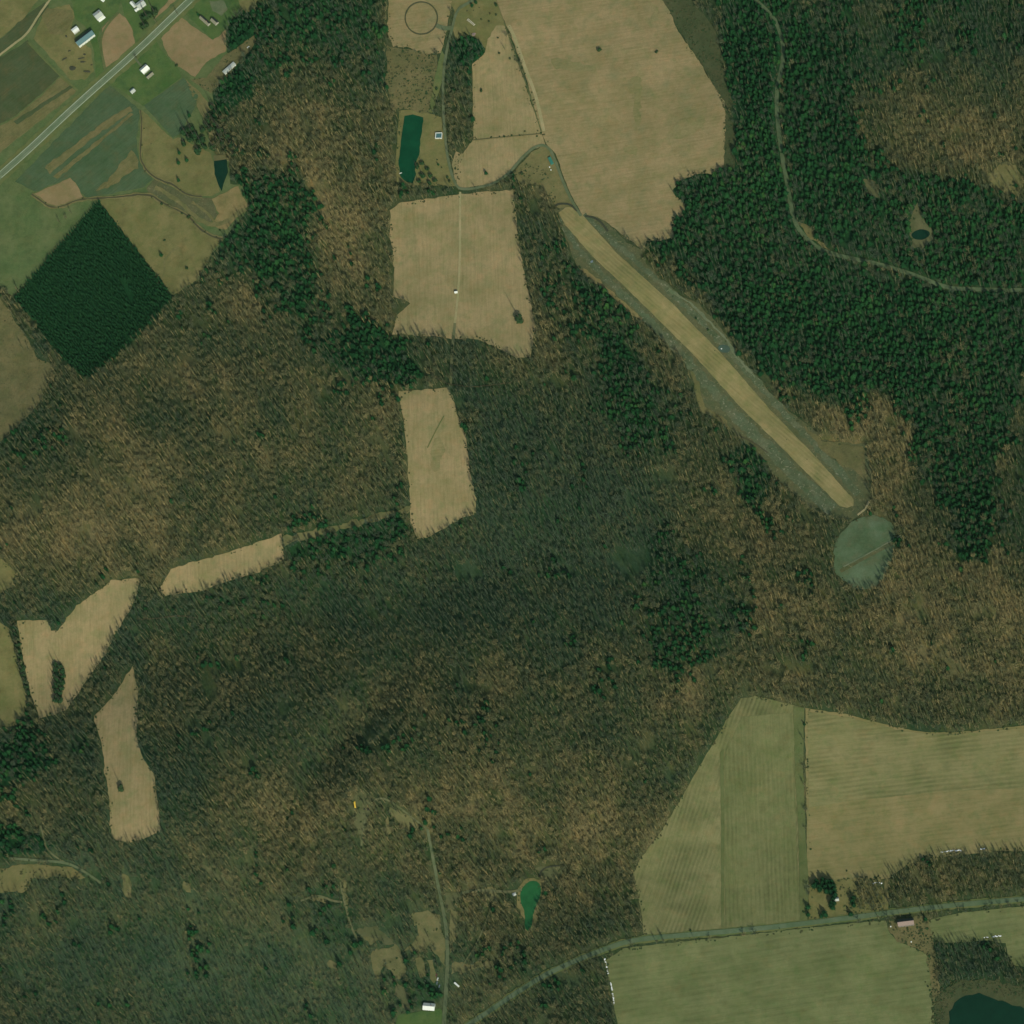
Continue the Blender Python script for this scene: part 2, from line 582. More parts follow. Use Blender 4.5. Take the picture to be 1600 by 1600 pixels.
def paint(arr, poly, val):
    p = np.array(poly)
    i0, i1 = [int(np.clip((v - R0) / RS, 0, len(gx))) for v in (p[:, 0].min() - 2, p[:, 0].max() + 4)]
    j0, j1 = [int(np.clip((v - R0) / RS, 0, len(gx))) for v in (p[:, 1].min() - 2, p[:, 1].max() + 4)]
    if i1 <= i0 or j1 <= j0:
        return
    msk = inside(poly, GX[j0:j1, i0:i1], GY[j0:j1, i0:i1])
    arr[j0:j1, i0:i1][msk] = val


def look(arr, x, y):
    i = np.clip(((np.asarray(x) - R0) / RS).astype(int), 0, len(gx) - 1)
    j = np.clip(((np.asarray(y) - R0) / RS).astype(int), 0, len(gx) - 1)
    return arr[j, i]


def sheet(name, poly, mat, lift, label=None, rough=1.2, smooth=0, keep_clear=True, step=9.0):
    """A piece of ground cover that follows the terrain."""
    poly = extend([tuple(p) for p in poly])
    if smooth:
        poly = [tuple(p) for p in chaikin(poly, smooth)]
    if keep_clear:
        paint(OPEN if keep_clear is True else SPARSE, poly, True)
    b = resample(poly, min(step, 6.0))
    if rough:
        nx = vnoise(b[:, 0], b[:, 1], 7.0, 901) + .6 * vnoise(b[:, 0], b[:, 1], 3.0, 903) - .8
        ny = vnoise(b[:, 0], b[:, 1], 7.0, 902) + .6 * vnoise(b[:, 0], b[:, 1], 3.0, 904) - .8
        b = b + np.stack([nx, ny], 1) * 2 * rough
    lo, hi = b.min(0), b.max(0)
    ix, iy = np.meshgrid(np.arange(lo[0] + step / 2, hi[0], step), np.arange(lo[1] + step / 2, hi[1], step))
    ix, iy = ix.ravel(), iy.ravel()
    msk = inside([tuple(p) for p in b], ix, iy)
    pts = np.concatenate([b, np.stack([ix[msk], iy[msk]], 1)])
    edges = [(i, (i + 1) % len(b)) for i in range(len(b))]
    vco, _, faces, *_ = delaunay_2d_cdt([Vector((p[0], -p[1])) for p in pts], edges, [], 1, 1e-4)
    P = ground_at([v.x for v in vco], [-v.y for v in vco], lift)
    me = bpy.data.meshes.new(name)
    me.from_pydata(P.tolist(), [], [tuple(f) for f in faces])
    me.materials.append(mat)
    me.polygons.foreach_set('use_smooth', [True] * len(me.polygons))
    me.update()
    o = bpy.data.objects.new(name, me)
    COL.objects.link(o)
    return tag(o, label, None, None, 'structure')


def ribbon(name, pts, width, mat, lift, label=None, clear=2.0, smooth=2, rough=.25, ends=False):
    """A road or path: width in metres, a number or (start, end)."""
    pts = [np.array(p, float) for p in pts]
    for k, q in ((0, 1), (-1, -2)):
        p = pts[k]
        if p[0] <= 0 or p[0] >= 1600 or p[1] <= 0 or p[1] >= 1600:
            d = p - pts[q]
            pts[k] = p + d / np.linalg.norm(d) * EXT
    p = resample(chaikin(pts, smooth, False), 4.0, False)
    t = np.gradient(p, axis=0)
    t /= np.linalg.norm(t, axis=1)[:, None] + 1e-9
    nrm = np.stack([-t[:, 1], t[:, 0]], 1)
    w = np.linspace(*(width if isinstance(width, (tuple, list)) else (width, width)), len(p))[:, None] / 2
    j1 = (vnoise(p[:, 0], p[:, 1], 6.0, 77)[:, None] - .5) * 2 * rough
    j2 = (vnoise(p[:, 0], p[:, 1], 6.0, 78)[:, None] - .5) * 2 * rough
    a, b = p + nrm * (w + j1), p - nrm * (w + j2)
    A, B = ground_at(a[:, 0], a[:, 1], lift), ground_at(b[:, 0], b[:, 1], lift)
    C = ground_at(p[:, 0], p[:, 1], lift + .02)
    n = len(p)
    v = np.concatenate([A, C, B])
    f = [(i + 1, i, n + i, n + i + 1) for i in range(n - 1)] + [(n + i + 1, n + i, 2 * n + i, 2 * n + i + 1) for i in range(n - 1)]
    me = bpy.data.meshes.new(name)
    me.from_pydata(v.tolist(), [], f)
    me.materials.append(mat)
    me.update()
    if clear:
        wc = w + clear
        q = np.concatenate([p + nrm * wc, (p - nrm * wc)[::-1]])
        for i in range(0, n - 1):
            paint(OPEN, [tuple(p[i] + nrm[i] * wc[i]), tuple(p[i + 1] + nrm[i + 1] * wc[i + 1]), tuple(p[i + 1] - nrm[i + 1] * wc[i + 1]), tuple(p[i] - nrm[i] * wc[i])], True)
    o = bpy.data.objects.new(name, me)
    COL.objects.link(o)
    return tag(o, label, None, None, 'structure')


# ------------------------------------------------------------------ woods: where evergreens stand (polygon, share)
PLANTATION = [(155, 314), (270, 464), (236, 508), (182, 558), (136, 594), (106, 570), (22, 466), (48, 436), (76, 403)]
EVERGREEN = [
    ([(355, 45), (390, 8), (425, 0), (590, 0), (592, 55), (545, 92), (470, 80), (430, 118), (382, 140), (345, 128), (358, 95)], .62),
    ([(355, 40), (392, 12), (402, 22), (405, 45), (385, 70), (362, 78), (354, 68)], 1.0),
    ([(330, 150), (352, 120), (395, 110), (400, 150), (372, 165), (350, 175), (332, 168)], .9),
    ([(425, 265), (478, 282), (492, 335), (470, 400), (484, 482), (440, 472), (420, 440), (395, 420), (372, 385), (352, 378), (385, 345), (392, 300)], .72),
    ([(490, 528), (560, 508), (625, 540), (656, 578), (640, 602), (560, 592), (505, 565)], .8),
    ([(335, 255), (385, 290), (420, 250), (470, 265), (500, 330), (500, 480), (560, 500), (480, 530), (430, 490), (380, 440), (330, 430), (300, 400), (340, 380), (392, 325)], .40),
    ([(700, 100), (738, 104), (738, 215), (716, 235), (698, 180)], .2),
    ([(840, 340), (880, 400), (940, 500), (1010, 560), (1080, 640), (1040, 720), (960, 700), (900, 560), (850, 480)], .3),
    ([(400, 100), (600, 40), (600, 130), (560, 170), (420, 150)], .30),
    ([(708, 64), (735, 52), (752, 60), (763, 82), (746, 100), (714, 106)], 1.0),
    ([(1132, 0), (1190, 0), (1222, 60), (1222, 120), (1214, 200), (1236, 330), (1290, 398), (1470, 452), (1600, 458), (1600, 560), (1590, 640), (1560, 700), (1545, 800), (1555, 840),
      (1500, 862), (1478, 780), (1432, 740), (1425, 650), (1370, 610), (1310, 640), (1265, 620), (1225, 600), (1160, 545), (1120, 490), (1070, 410), (1005, 388), (1012, 366),
      (1048, 368), (1050, 335), (1065, 322), (1044, 300), (1048, 280), (1072, 268), (1128, 258), (1150, 210), (1138, 150), (1132, 100), (1125, 50)], .74),
    ([(1190, 0), (1330, 0), (1350, 90), (1330, 150), (1340, 200), (1360, 260), (1450, 270), (1600, 320), (1600, 450), (1470, 442), (1290, 388), (1244, 340), (1226, 200), (1230, 80)], .66),
    ([(1330, 0), (1600, 0), (1600, 60), (1440, 100), (1350, 130)], .42),
    ([(930, 515), (1000, 560), (1032, 620), (1022, 690), (985, 682), (958, 620)], .66),
    ([(880, 420), (930, 430), (990, 500), (1010, 545), (940, 540), (890, 470)], .5),
    ([(1010, 830), (1050, 840), (1110, 880), (1165, 870), (1180, 930), (1165, 985), (1115, 1030), (1060, 1060), (1020, 1040), (1005, 960), (1005, 900)], .46),
    ([(1140, 700), (1175, 690), (1205, 740), (1195, 790), (1165, 785), (1150, 745)], .8),
    ([(0, 1148), (45, 1145), (78, 1180), (60, 1215), (0, 1230)], .85),
    ([(0, 1298), (60, 1302), (88, 1325), (60, 1338), (0, 1335)], .85),
    ([(445, 835), (520, 822), (625, 795), (638, 830), (600, 862), (520, 875), (450, 880)], .64),
    ([(310, 940), (400, 920), (520, 890), (540, 930), (430, 970), (330, 1010)], .22),
    ([(0, 640), (60, 640), (90, 600), (110, 620), (60, 720), (0, 730)], .25),
    ([(100, 1430), (250, 1450), (420, 1440), (560, 1500), (600, 1600), (100, 1600)], .06),
    ([(600, 1535), (680, 1520), (690, 1560), (640, 1580)], .5),
    ([(580, 1490), (690, 1480), (690, 1520), (600, 1530)], .35),
    ([(480, 1390), (560, 1400), (560, 1470), (500, 1480)], .3),
    ([(1465, 1470), (1575, 1468), (1600, 1500), (1600, 1540), (1510, 1535), (1470, 1530)], .12),
    ([(1500, 740), (1600, 720), (1600, 860), (1540, 860)], .3),
    ([(850, 330), (880, 400), (900, 470), (850, 480), (830, 400)], .12),
    ([(1470, 830), (1560, 850), (1540, 880), (1500, 878)], .5),
]
for poly, share in sorted(EVERGREEN, key=lambda q: q[1]):
    paint(CONIF, extend(poly), share)
PLANT_MAP = np.zeros(GX.shape, bool)
paint(PLANT_MAP, PLANTATION, True)

# warm (tan, orange litter in sun-facing woods) or cool (green-grey) ground: x, y, rx, ry, amount
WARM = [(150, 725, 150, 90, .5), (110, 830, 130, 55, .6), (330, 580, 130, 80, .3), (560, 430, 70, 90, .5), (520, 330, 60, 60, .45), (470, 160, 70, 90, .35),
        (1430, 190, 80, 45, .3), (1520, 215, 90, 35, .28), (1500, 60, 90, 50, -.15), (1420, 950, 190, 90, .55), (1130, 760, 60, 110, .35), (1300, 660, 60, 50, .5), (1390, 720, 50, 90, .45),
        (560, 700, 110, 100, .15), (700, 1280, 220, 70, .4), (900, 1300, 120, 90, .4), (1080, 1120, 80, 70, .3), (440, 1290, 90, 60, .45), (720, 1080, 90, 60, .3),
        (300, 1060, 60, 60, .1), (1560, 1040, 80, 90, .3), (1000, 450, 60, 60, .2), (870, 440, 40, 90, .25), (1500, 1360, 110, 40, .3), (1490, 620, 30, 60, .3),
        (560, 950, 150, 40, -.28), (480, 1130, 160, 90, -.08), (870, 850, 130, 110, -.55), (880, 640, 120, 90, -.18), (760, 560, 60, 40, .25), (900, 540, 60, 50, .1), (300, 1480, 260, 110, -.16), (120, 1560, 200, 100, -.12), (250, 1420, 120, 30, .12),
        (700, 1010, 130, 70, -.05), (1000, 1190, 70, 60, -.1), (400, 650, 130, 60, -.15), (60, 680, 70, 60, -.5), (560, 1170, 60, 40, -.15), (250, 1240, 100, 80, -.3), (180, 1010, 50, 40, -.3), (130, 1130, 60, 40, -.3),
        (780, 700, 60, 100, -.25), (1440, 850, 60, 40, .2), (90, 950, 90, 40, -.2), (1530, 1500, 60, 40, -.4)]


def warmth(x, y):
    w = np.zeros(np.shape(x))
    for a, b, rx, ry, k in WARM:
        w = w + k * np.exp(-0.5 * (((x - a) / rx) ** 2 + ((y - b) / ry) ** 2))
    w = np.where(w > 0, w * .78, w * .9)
    u, v = x * .88 - y * .47, x * .47 + y * .88     # patches drawn out along one slanting direction
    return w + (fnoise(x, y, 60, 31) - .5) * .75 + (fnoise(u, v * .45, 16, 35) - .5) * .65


# ------------------------------------------------------------------ ground sheet
def axis(lo, hi, step):
    inner = np.arange(lo, hi + .1, step)
    return np.concatenate([[-7000, -5000, -3500, -2500, -1800, -1400], inner, [1400, 1800, 2500, 3500, 5000, 7000]])


ax = axis(-1160, 1160, 8.0)
AX, AY = np.meshgrid(ax, ax)
AZ_ = terrain(AX, AY)
# pixel of each ground point, for the litter colours
rel = np.stack([AX, AY, AZ_], -1) - cam_pos
dep = -(rel @ cz)
PXg = 800 + 800 * (rel @ cx) / dep / math.tan(FOV / 2)
PYg = 800 - 800 * (rel @ cy) / dep / math.tan(FOV / 2)
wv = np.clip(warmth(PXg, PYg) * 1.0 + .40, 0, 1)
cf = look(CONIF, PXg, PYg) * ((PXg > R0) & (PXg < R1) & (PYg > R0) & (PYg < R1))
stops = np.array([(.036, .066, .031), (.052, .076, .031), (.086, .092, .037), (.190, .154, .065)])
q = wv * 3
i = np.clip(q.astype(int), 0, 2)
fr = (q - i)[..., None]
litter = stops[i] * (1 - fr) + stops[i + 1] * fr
PALE_VEIL = [(260, 1520, 280, 130, 1.0), (560, 1560, 170, 80, .9), (870, 850, 110, 90, .55), (1100, 1560, 100, 40, .3), (120, 1330, 120, 60, .3)]  # haze veil of the lower left put into litter colour, plus grey green hollow
for a_, b_, rx, ry, k in PALE_VEIL:
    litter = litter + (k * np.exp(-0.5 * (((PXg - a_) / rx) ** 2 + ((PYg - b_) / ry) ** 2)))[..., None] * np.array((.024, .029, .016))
cf = np.clip(cf * 1.15, 0, 1) + look(PLANT_MAP, PXg, PYg) * 1.0
cf = np.clip(cf, 0, .96)
litter = litter * (1 - cf[..., None]) + np.array((.012, .060, .020)) * cf[..., None]  # evergreen floor: dark green tone with shade under the crowns put in
nn = len(ax)
me = bpy.data.meshes.new('ground')
vv = np.stack([AX.ravel(), AY.ravel(), AZ_.ravel()], 1)
idx = np.arange(nn * nn).reshape(nn, nn)
ff = np.stack([idx[:-1, :-1].ravel(), idx[:-1, 1:].ravel(), idx[1:, 1:].ravel(), idx[1:, :-1].ravel()], 1)
me.from_pydata(vv.tolist(), [], ff.tolist())
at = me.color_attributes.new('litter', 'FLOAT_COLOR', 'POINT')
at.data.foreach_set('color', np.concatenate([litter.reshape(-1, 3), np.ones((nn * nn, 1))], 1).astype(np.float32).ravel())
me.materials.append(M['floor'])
me.polygons.foreach_set('use_smooth', [True] * len(me.polygons))
ground = bpy.data.objects.new('ground', me)
COL.objects.link(ground)
tag(ground, 'hilly brown leaf litter ground under the woods', None, None, 'structure')

# ------------------------------------------------------------------ open land
L1, L2, L3, L4, L5, L6 = .45, .75, 1.0, 1.25, 1.5, 1.75
sheet('pasture', [(0, 0), (388, 0), (362, 24), (352, 60), (354, 82), (372, 92), (345, 118), (332, 142), (335, 172), (320, 192), (336, 240), (357, 248), (360, 288), (378, 288), (392, 322), (352, 372),
                  (332, 396), (310, 440), (268, 462), (155, 312), (48, 437), (20, 462), (0, 446)], M['pasture'], L1, 'green and yellow pasture land around the farms', 1.5)
sheet('tan_field', [(775, 0), (1036, 0), (1047, 18), (1060, 50), (1085, 85), (1110, 125), (1132, 158), (1134, 180), (1133, 220), (1130, 262), (1112, 272), (1090, 272), (1062, 282), (1050, 300), (1060, 310),
                    (1072, 322), (1068, 336), (1054, 342), (1052, 372), (1030, 376), (1012, 376), (1004, 392), (985, 376), (965, 362), (945, 345), (925, 338), (912, 338), (895, 310), (880, 275), (868, 240),
                    (855, 225), (846, 208), (818, 110), (796, 50)], M['tan_field'], L1, 'large dry tan hay field with two round shrubs', 1.2)
sheet('tan_field', [(738, 100), (758, 82), (762, 62), (776, 40), (790, 40), (846, 208), (740, 219)], M['tan_field_b'], L2, 'narrow tan field between two fence lines', 1.0)
sheet('meadow', [(700, 0), (776, 0), (792, 44), (776, 62), (764, 82), (748, 62), (732, 54), (712, 64), (706, 40), (710, 18)], M['pasture_tan'], L1, 'yellow grass lot with shrubs inside the drive bend', 1.0)
sheet('tan_field', [(738, 219), (846, 209), (852, 226), (828, 236), (800, 266), (772, 288), (716, 297), (706, 260), (712, 236), (722, 240)], M['tan_field_b'], L1, 'small tan field inside the curving drive', 1.5)
sheet('meadow', [(800, 272), (830, 238), (852, 228), (866, 244), (880, 285), (900, 330), (872, 324), (862, 312), (845, 290), (815, 288)], M['meadow'], L1, 'dry meadow inside the drive curve by the teal trailer', 2.0)
sheet('tan_field', [(607, 0), (706, 0), (700, 40), (690, 82), (660, 84), (636, 74), (615, 72), (605, 48)], M['tan_field'], L1, 'tan field holding the round riding ring', 1.5)
sheet('brush_land', [(603, 70), (632, 76), (682, 86), (682, 110), (672, 178), (640, 172), (612, 168), (604, 130)], M['scrub'], L1, 'pinkish brush land above the long pond', 2.5)
sheet('verge', [(690, 78), (698, 90), (690, 130), (676, 176), (670, 176), (678, 130), (686, 92)], M['verge'], L2, 'pale grass strip beside the drive', .6)
sheet('grass_bank', [(624, 173), (640, 172), (672, 178), (690, 184), (697, 240), (714, 292), (688, 290), (640, 290), (620, 284), (618, 250), (622, 205)], M['pasture_tan'], L1, 'tan grass bank around the long pond', 1.2)
sheet('pond', [(632, 181), (646, 180), (662, 184), (659, 205), (657, 225), (655, 242), (648, 256), (650, 272), (645, 286), (635, 285), (625, 276), (623, 250), (628, 210)], M['pond_deep'], L2, 'long rectangular deep green pond', .8)
sheet('tan_field', [(610, 328), (622, 318), (660, 312), (720, 303), (802, 297), (806, 330), (809, 362), (816, 412), (830, 472), (836, 512), (830, 558), (808, 560), (780, 545), (748, 530), (712, 530), (650, 524), (613, 522),
                    (620, 492), (642, 476), (632, 468), (614, 464), (615, 400), (609, 360)], M['tan_field_b'], L1, 'central tan field with one dark tree', 1.5)
sheet('tan_field', [(622, 612), (700, 606), (713, 640), (728, 685), (735, 740), (743, 780), (744, 802), (718, 812), (697, 824), (668, 840), (652, 842), (641, 815), (640, 760), (635, 700), (629, 650)], M['tan_field_b'], L1, 'tall tan clearing with faint green streak', 1.5)
sheet('tan_field', [(248, 922), (268, 888), (330, 871), (400, 849), (441, 834), (444, 874), (400, 896), (350, 910), (320, 922), (260, 932)], M['tan_field_b'], L1, 'slanting tan hay strip in the woods', 1.5)
sheet('meadow', [(442, 838), (480, 830), (560, 812), (640, 792), (641, 800), (560, 822), (480, 842), (444, 852)], M['meadow_olive'], L1, 'narrow tan ribbon between hay strip and tall clearing', 3.5, 0, 'thin')
sheet('tan_field', [(27, 970), (74, 969), (80, 985), (90, 985), (120, 947), (175, 907), (218, 903), (216, 922), (206, 952), (178, 994), (164, 1024), (144, 1050), (124, 1080), (104, 1110), (84, 1118), (62, 1122), (50, 1092), (37, 1037)],
      M['tan_field_b'], L1, 'hooked tan field holding a long tree clump', 1.5)
sheet('olive_field', [(0, 972), (14, 983), (26, 1025), (30, 1050), (45, 1100), (27, 1132), (0, 1139)], M['pasture_tan'], L1, 'olive field cut by the left edge', 1.5)
sheet('tan_field', [(207, 1040), (216, 1077), (213, 1150), (222, 1182), (242, 1215), (248, 1260), (251, 1300), (222, 1312), (200, 1316), (180, 1314), (171, 1290), (172, 1250), (165, 1215), (158, 1160), (147, 1120), (175, 1090), (192, 1065)],
      M['tan_field_b'], L1, 'slender tan clearing with one small tree', 1.5)
sheet('meadow', [(0, 468), (20, 494), (40, 525), (60, 560), (86, 572), (76, 600), (62, 628), (42, 652), (20, 674), (0, 694)], M['scrub'], L1, 'reddish tan meadow cut by the left edge', 2.0)
sheet('meadow', [(0, 872), (24, 893), (20, 915), (0, 927)], M['pasture_tan'], L1, 'small tan corner of a field at the left edge', 2.0)
sheet('meadow', [(0, 1358), (32, 1350), (112, 1355), (134, 1372), (120, 1374), (85, 1369), (50, 1373), (42, 1392), (0, 1396)], M['meadow'], L1, 'tan meadow beside the lower left track', 2.5)

# farmland in the corner with the highway
sheet('field', [(0, 0), (60, 0), (38, 28), (0, 60)], M['pasture_tan'], L2, 'tan field in the corner of the farmland', 1.0)
sheet('field', [(0, 62), (42, 24), (70, 4), (76, 8), (52, 44), (0, 86)], M['olive'], L2, 'dark green strip along the farm lane', 1.0)
sheet('field', [(0, 90), (44, 64), (96, 118), (26, 180), (0, 194)], M['olive'], L2, 'dark olive fallow field left of the farmyard', 1.2)
sheet('field', [(0, 198), (28, 181), (95, 122), (120, 143), (98, 162), (0, 238)], M['tan_strip'], L2, 'tan stubble strip beside the highway', 1.2)
sheet('field', [(22, 190), (112, 132), (116, 136), (26, 196)], M['olive'], L3, 'dark drainage strip through the stubble', 1.0)
sheet('paddock', [(52, 60), (72, 16), (108, 8), (118, 24), (112, 40), (120, 62), (142, 76), (146, 112), (132, 126), (110, 124), (88, 100)], M['pasture_tan'], L2, 'yellow farm paddock with scrap heaps', 1.5)
sheet('field', [(66, 24), (74, 12), (112, 18), (116, 30), (98, 56), (78, 52)], M['tan_strip'], L3, 'small reddish patch above the barn', 1.5)
sheet('lawn', [(112, 0), (190, 0), (184, 18), (158, 42), (152, 62), (164, 108), (150, 124), (146, 78), (134, 42), (118, 30)], M['lawn'], L3, 'green farm lawn around the white house', 1.0)
sheet('field', [(160, 44), (186, 20), (196, 28), (206, 44), (212, 72), (166, 106), (158, 66)], M['pink_tan'], L3, 'tan garden field beside the farm lane', .8)
sheet('lawn', [(190, 0), (262, 0), (226, 40), (214, 68), (206, 42), (194, 24)], M['lawn'], L2, 'shaded lawn around the sprawling white house', 1.0)
sheet('field', [(264, 0), (276, 0), (240, 32), (250, 16)], M['pink_tan'], L3, 'small tan corner above the highway', 1.0)
sheet('field', [(252, 60), (283, 26), (330, 62), (342, 58), (354, 46), (352, 82), (330, 92), (318, 102), (305, 120), (276, 102), (262, 86)], M['pink_tan'], L2, 'reddish tan field right of the highway', 1.2)
sheet('lawn', [(290, 22), (309, 0), (372, 0), (377, 12), (352, 46), (333, 63)], M['lawn'], L3, 'green lawn around the tan roofed house', .6)
sheet('gravel_lot', [(328, 2), (350, 2), (356, 14), (346, 26), (332, 18)], M['gravel'], L4, 'grey gravel lot behind the tan roofed house', 1.0)
sheet('lawn', [(173, 130), (210, 89), (243, 62), (260, 88), (280, 108), (284, 121), (224, 166)], M['lawn'], L2, 'bright lawn around the twin roofed house', .8)
sheet('field', [(225, 165), (287, 122), (310, 150), (304, 170), (280, 210), (270, 216)], M['darkgreen'], L2, 'dark green field below the lawn', .8)
sheet('field', [(171, 133), (220, 173), (214, 215), (217, 252), (240, 281), (225, 293), (136, 310), (128, 300), (110, 277), (56, 300), (24, 284)], M['darkgreen'], L2, 'broad dark green field below the highway', 1.2)
sheet('field', [(70, 262), (110, 232), (160, 192), (204, 166), (208, 173), (152, 212), (110, 246), (78, 271)], M['tan_strip'], L3, 'long tan strip through the dark green field', 2.0)
sheet('field', [(82, 276), (120, 246), (206, 176), (208, 180), (130, 246), (90, 280)], M['tan_strip'], L3, 'thin tan strip beside the long one', 1.5)
sheet('field', [(152, 300), (206, 236), (216, 252), (216, 262), (180, 288)], M['tan_strip'], L3, 'tan corner of the dark green field', 2.5)
sheet('field', [(54, 303), (110, 278), (125, 296), (131, 310), (98, 326), (82, 325)], M['pink_tan'], L3, 'tan hump of ground beside the creek', 1.0)
sheet('field', [(0, 290), (24, 292), (50, 308), (44, 350), (20, 420), (0, 436)], M['pasture'], L2, 'green field at the left edge below the highway', 3.0)
sheet('meadow', [(222, 172), (270, 218), (279, 214), (330, 240), (334, 255), (336, 272), (345, 300), (332, 307), (295, 305), (270, 287), (241, 277), (223, 260), (221, 215)], M['pasture_tan'], L2, 'yellow meadow above the small teal pond', 1.2)
sheet('meadow', [(154, 313), (225, 305), (252, 316), (295, 338), (312, 358), (346, 373), (330, 398), (308, 438), (270, 462)], M['pasture_tan'], L2, 'rough meadow between creek and plantation', 1.2)
sheet('meadow', [(242, 280), (295, 306), (332, 310), (340, 336), (325, 352), (256, 318), (228, 296)], M['slope_green'], L2, 'grey green wet meadow between the creeks', 1.2)
sheet('sand_patch', [(332, 312), (350, 302), (372, 290), (378, 306), (390, 322), (372, 338), (354, 360), (330, 354), (342, 334)], M['sand'], L3, 'bare sandy ground below the small teal pond', 1.2)
sheet('brush_land', [(322, 122), (350, 88), (392, 58), (402, 52), (398, 70), (368, 104), (352, 124), (330, 146), (318, 140), (298, 124)], M['scrub'], L2, 'tan brush lane beside the long trailer', 1.2)
sheet('brush_land', [(290, 124), (314, 146), (332, 170), (318, 188), (304, 156)], M['meadow'], L2, 'tan wedge beside the dark wood', 1.5)
sheet('field', [(372, 0), (402, 0), (396, 16), (382, 22), (376, 10)], M['pasture_tan'], L3, 'tan lot corner with fence lines', 1.0)
sheet('pond', [(335, 252), (355, 249), (356, 270), (350, 288), (347, 299), (342, 290), (336, 272)], M['pond_dark'], L3, 'small wedge shaped dark teal pond', .6)
sheet('bare_bank', [(334, 243), (353, 242), (355, 249), (335, 252)], M['scrub'], L4, 'brown bank above the small teal pond', .4)

# the airstrip
sheet('airstrip_slope', [(872, 328), (880, 322), (905, 330), (915, 335), (935, 337), (950, 350), (975, 375), (1002, 392), (1007, 407), (1030, 432), (1065, 462), (1092, 475), (1117, 500), (1145, 538), (1148, 552), (1175, 577),
                         (1202, 612), (1218, 628), (1242, 650), (1270, 668), (1282, 687), (1305, 690), (1352, 694), (1362, 740), (1362, 790), (1352, 800), (1330, 815), (1290, 806), (1262, 792), (1225, 757), (1200, 734), (1180, 702), (1150, 682),
                         (1128, 652), (1098, 642), (1085, 602), (1072, 564), (1050, 542), (1025, 522), (1010, 507), (990, 494), (967, 474), (940, 449), (910, 428), (895, 404), (885, 372), (875, 342)], M['slope_green'], L1,
      'grey green graded slopes along the airstrip', 2.0)
sheet('sand_patch', [(1030, 432), (1065, 462), (1092, 475), (1117, 500), (1145, 538), (1120, 532), (1085, 495), (1050, 470)], M['meadow_dim'], L2, 'tan bare slope above the middle of the airstrip', 2.5)
sheet('sand_patch', [(905, 420), (918, 422), (990, 486), (1012, 506), (990, 494), (967, 474), (935, 446)], M['sand'], L2, 'tan bare slope below the top of the airstrip', 2.0)
sheet('sand_patch', [(1078, 575), (1090, 590), (1100, 636), (1128, 650), (1146, 680), (1122, 655), (1094, 642)], M['meadow'], L2, 'tan bare slope left of the airstrip middle', 2.0)
sheet('sand_patch', [(1256, 664), (1282, 688), (1350, 700), (1358, 760), (1340, 740), (1310, 724), (1280, 700)], M['scrub'], L3 + .1, 'brown cleared ground right of the airstrip end', 3.5)
sheet('airstrip', [(873, 333), (884, 324), (900, 325), (965, 397), (1050, 474), (1132, 558), (1200, 637), (1270, 709), (1334, 781), (1334, 790), (1324, 794), (1312, 791), (1230, 708), (1150, 629), (1087, 558), (1000, 471), (925, 400), (884, 352)],
      M['strip_tan'], L3, 'long straight tan grass airstrip running down to the pad', .55)
sheet('graded_pad', [(1325, 820), (1355, 804), (1390, 810), (1400, 828), (1396, 872), (1376, 912), (1355, 924), (1330, 918), (1300, 892), (1305, 845)], M['pad_green'], L2, 'pale green rounded pad below the airstrip', 2.0, 1)
ribbon('gravel_edge', [(912, 336), (975, 392), (1060, 466), (1143, 552), (1212, 631), (1284, 706), (1342, 772)], (8, 12), M['rubble'], L2, 'rough grey green stony margin right of the airstrip', 0, 1, 3.0)
ribbon('gravel_edge', [(872, 344), (914, 402), (990, 476), (1077, 566), (1140, 640), (1220, 720), (1300, 798)], (7, 22), M['rubble'], L2, 'rough grey green stony margin left of the airstrip', 0, 1, 3.5)
ribbon('gravel_edge', [(1045, 452), (1080, 474), (1110, 504), (1140, 536), (1152, 560), (1180, 590)], 4, M['rubble_pale'], L3, 'pale stony line above the grey pool', 0, 1, 2.0)
ribbon('track', [(1318, 886), (1350, 869), (1408, 837)], 2, M['rubble_pale'], L4, 'pale wheel line across the graded pad', 0, 0, .5)
ribbon('track', [(1313, 893), (1350, 872), (1410, 841)], 6, M['slope_green'], L3, 'straight track crossing the graded pad', 0, 0)
ribbon('track', [(1340, 805), (1352, 796), (1358, 784)], 3, M['field_track'], L4, 'short pale ramp between airstrip and pad', 0, 0)
sheet('pool', [(1121, 543), (1128, 539), (1138, 540), (1142, 546), (1138, 552), (1126, 551)], M['pond_grey'], L4, 'small grey pool beside the airstrip', .3, 1)
ribbon('ditch', [(1152, 680), (1175, 690), (1200, 708)], 1.6, M['creek'], L4, 'thin dark ditch below the airstrip', 0)
ribbon('earth_bank', [(868, 322), (876, 318), (892, 320), (902, 330)], 3.2, M['dark_soil'], L4, 'dark curved bank at the airstrip head', 0)
ribbon('earth_bank', [(914, 338), (928, 340), (940, 348), (950, 362)], 3.2, M['dark_soil'], L4, 'dark curved bank right of the drive gate', 0)

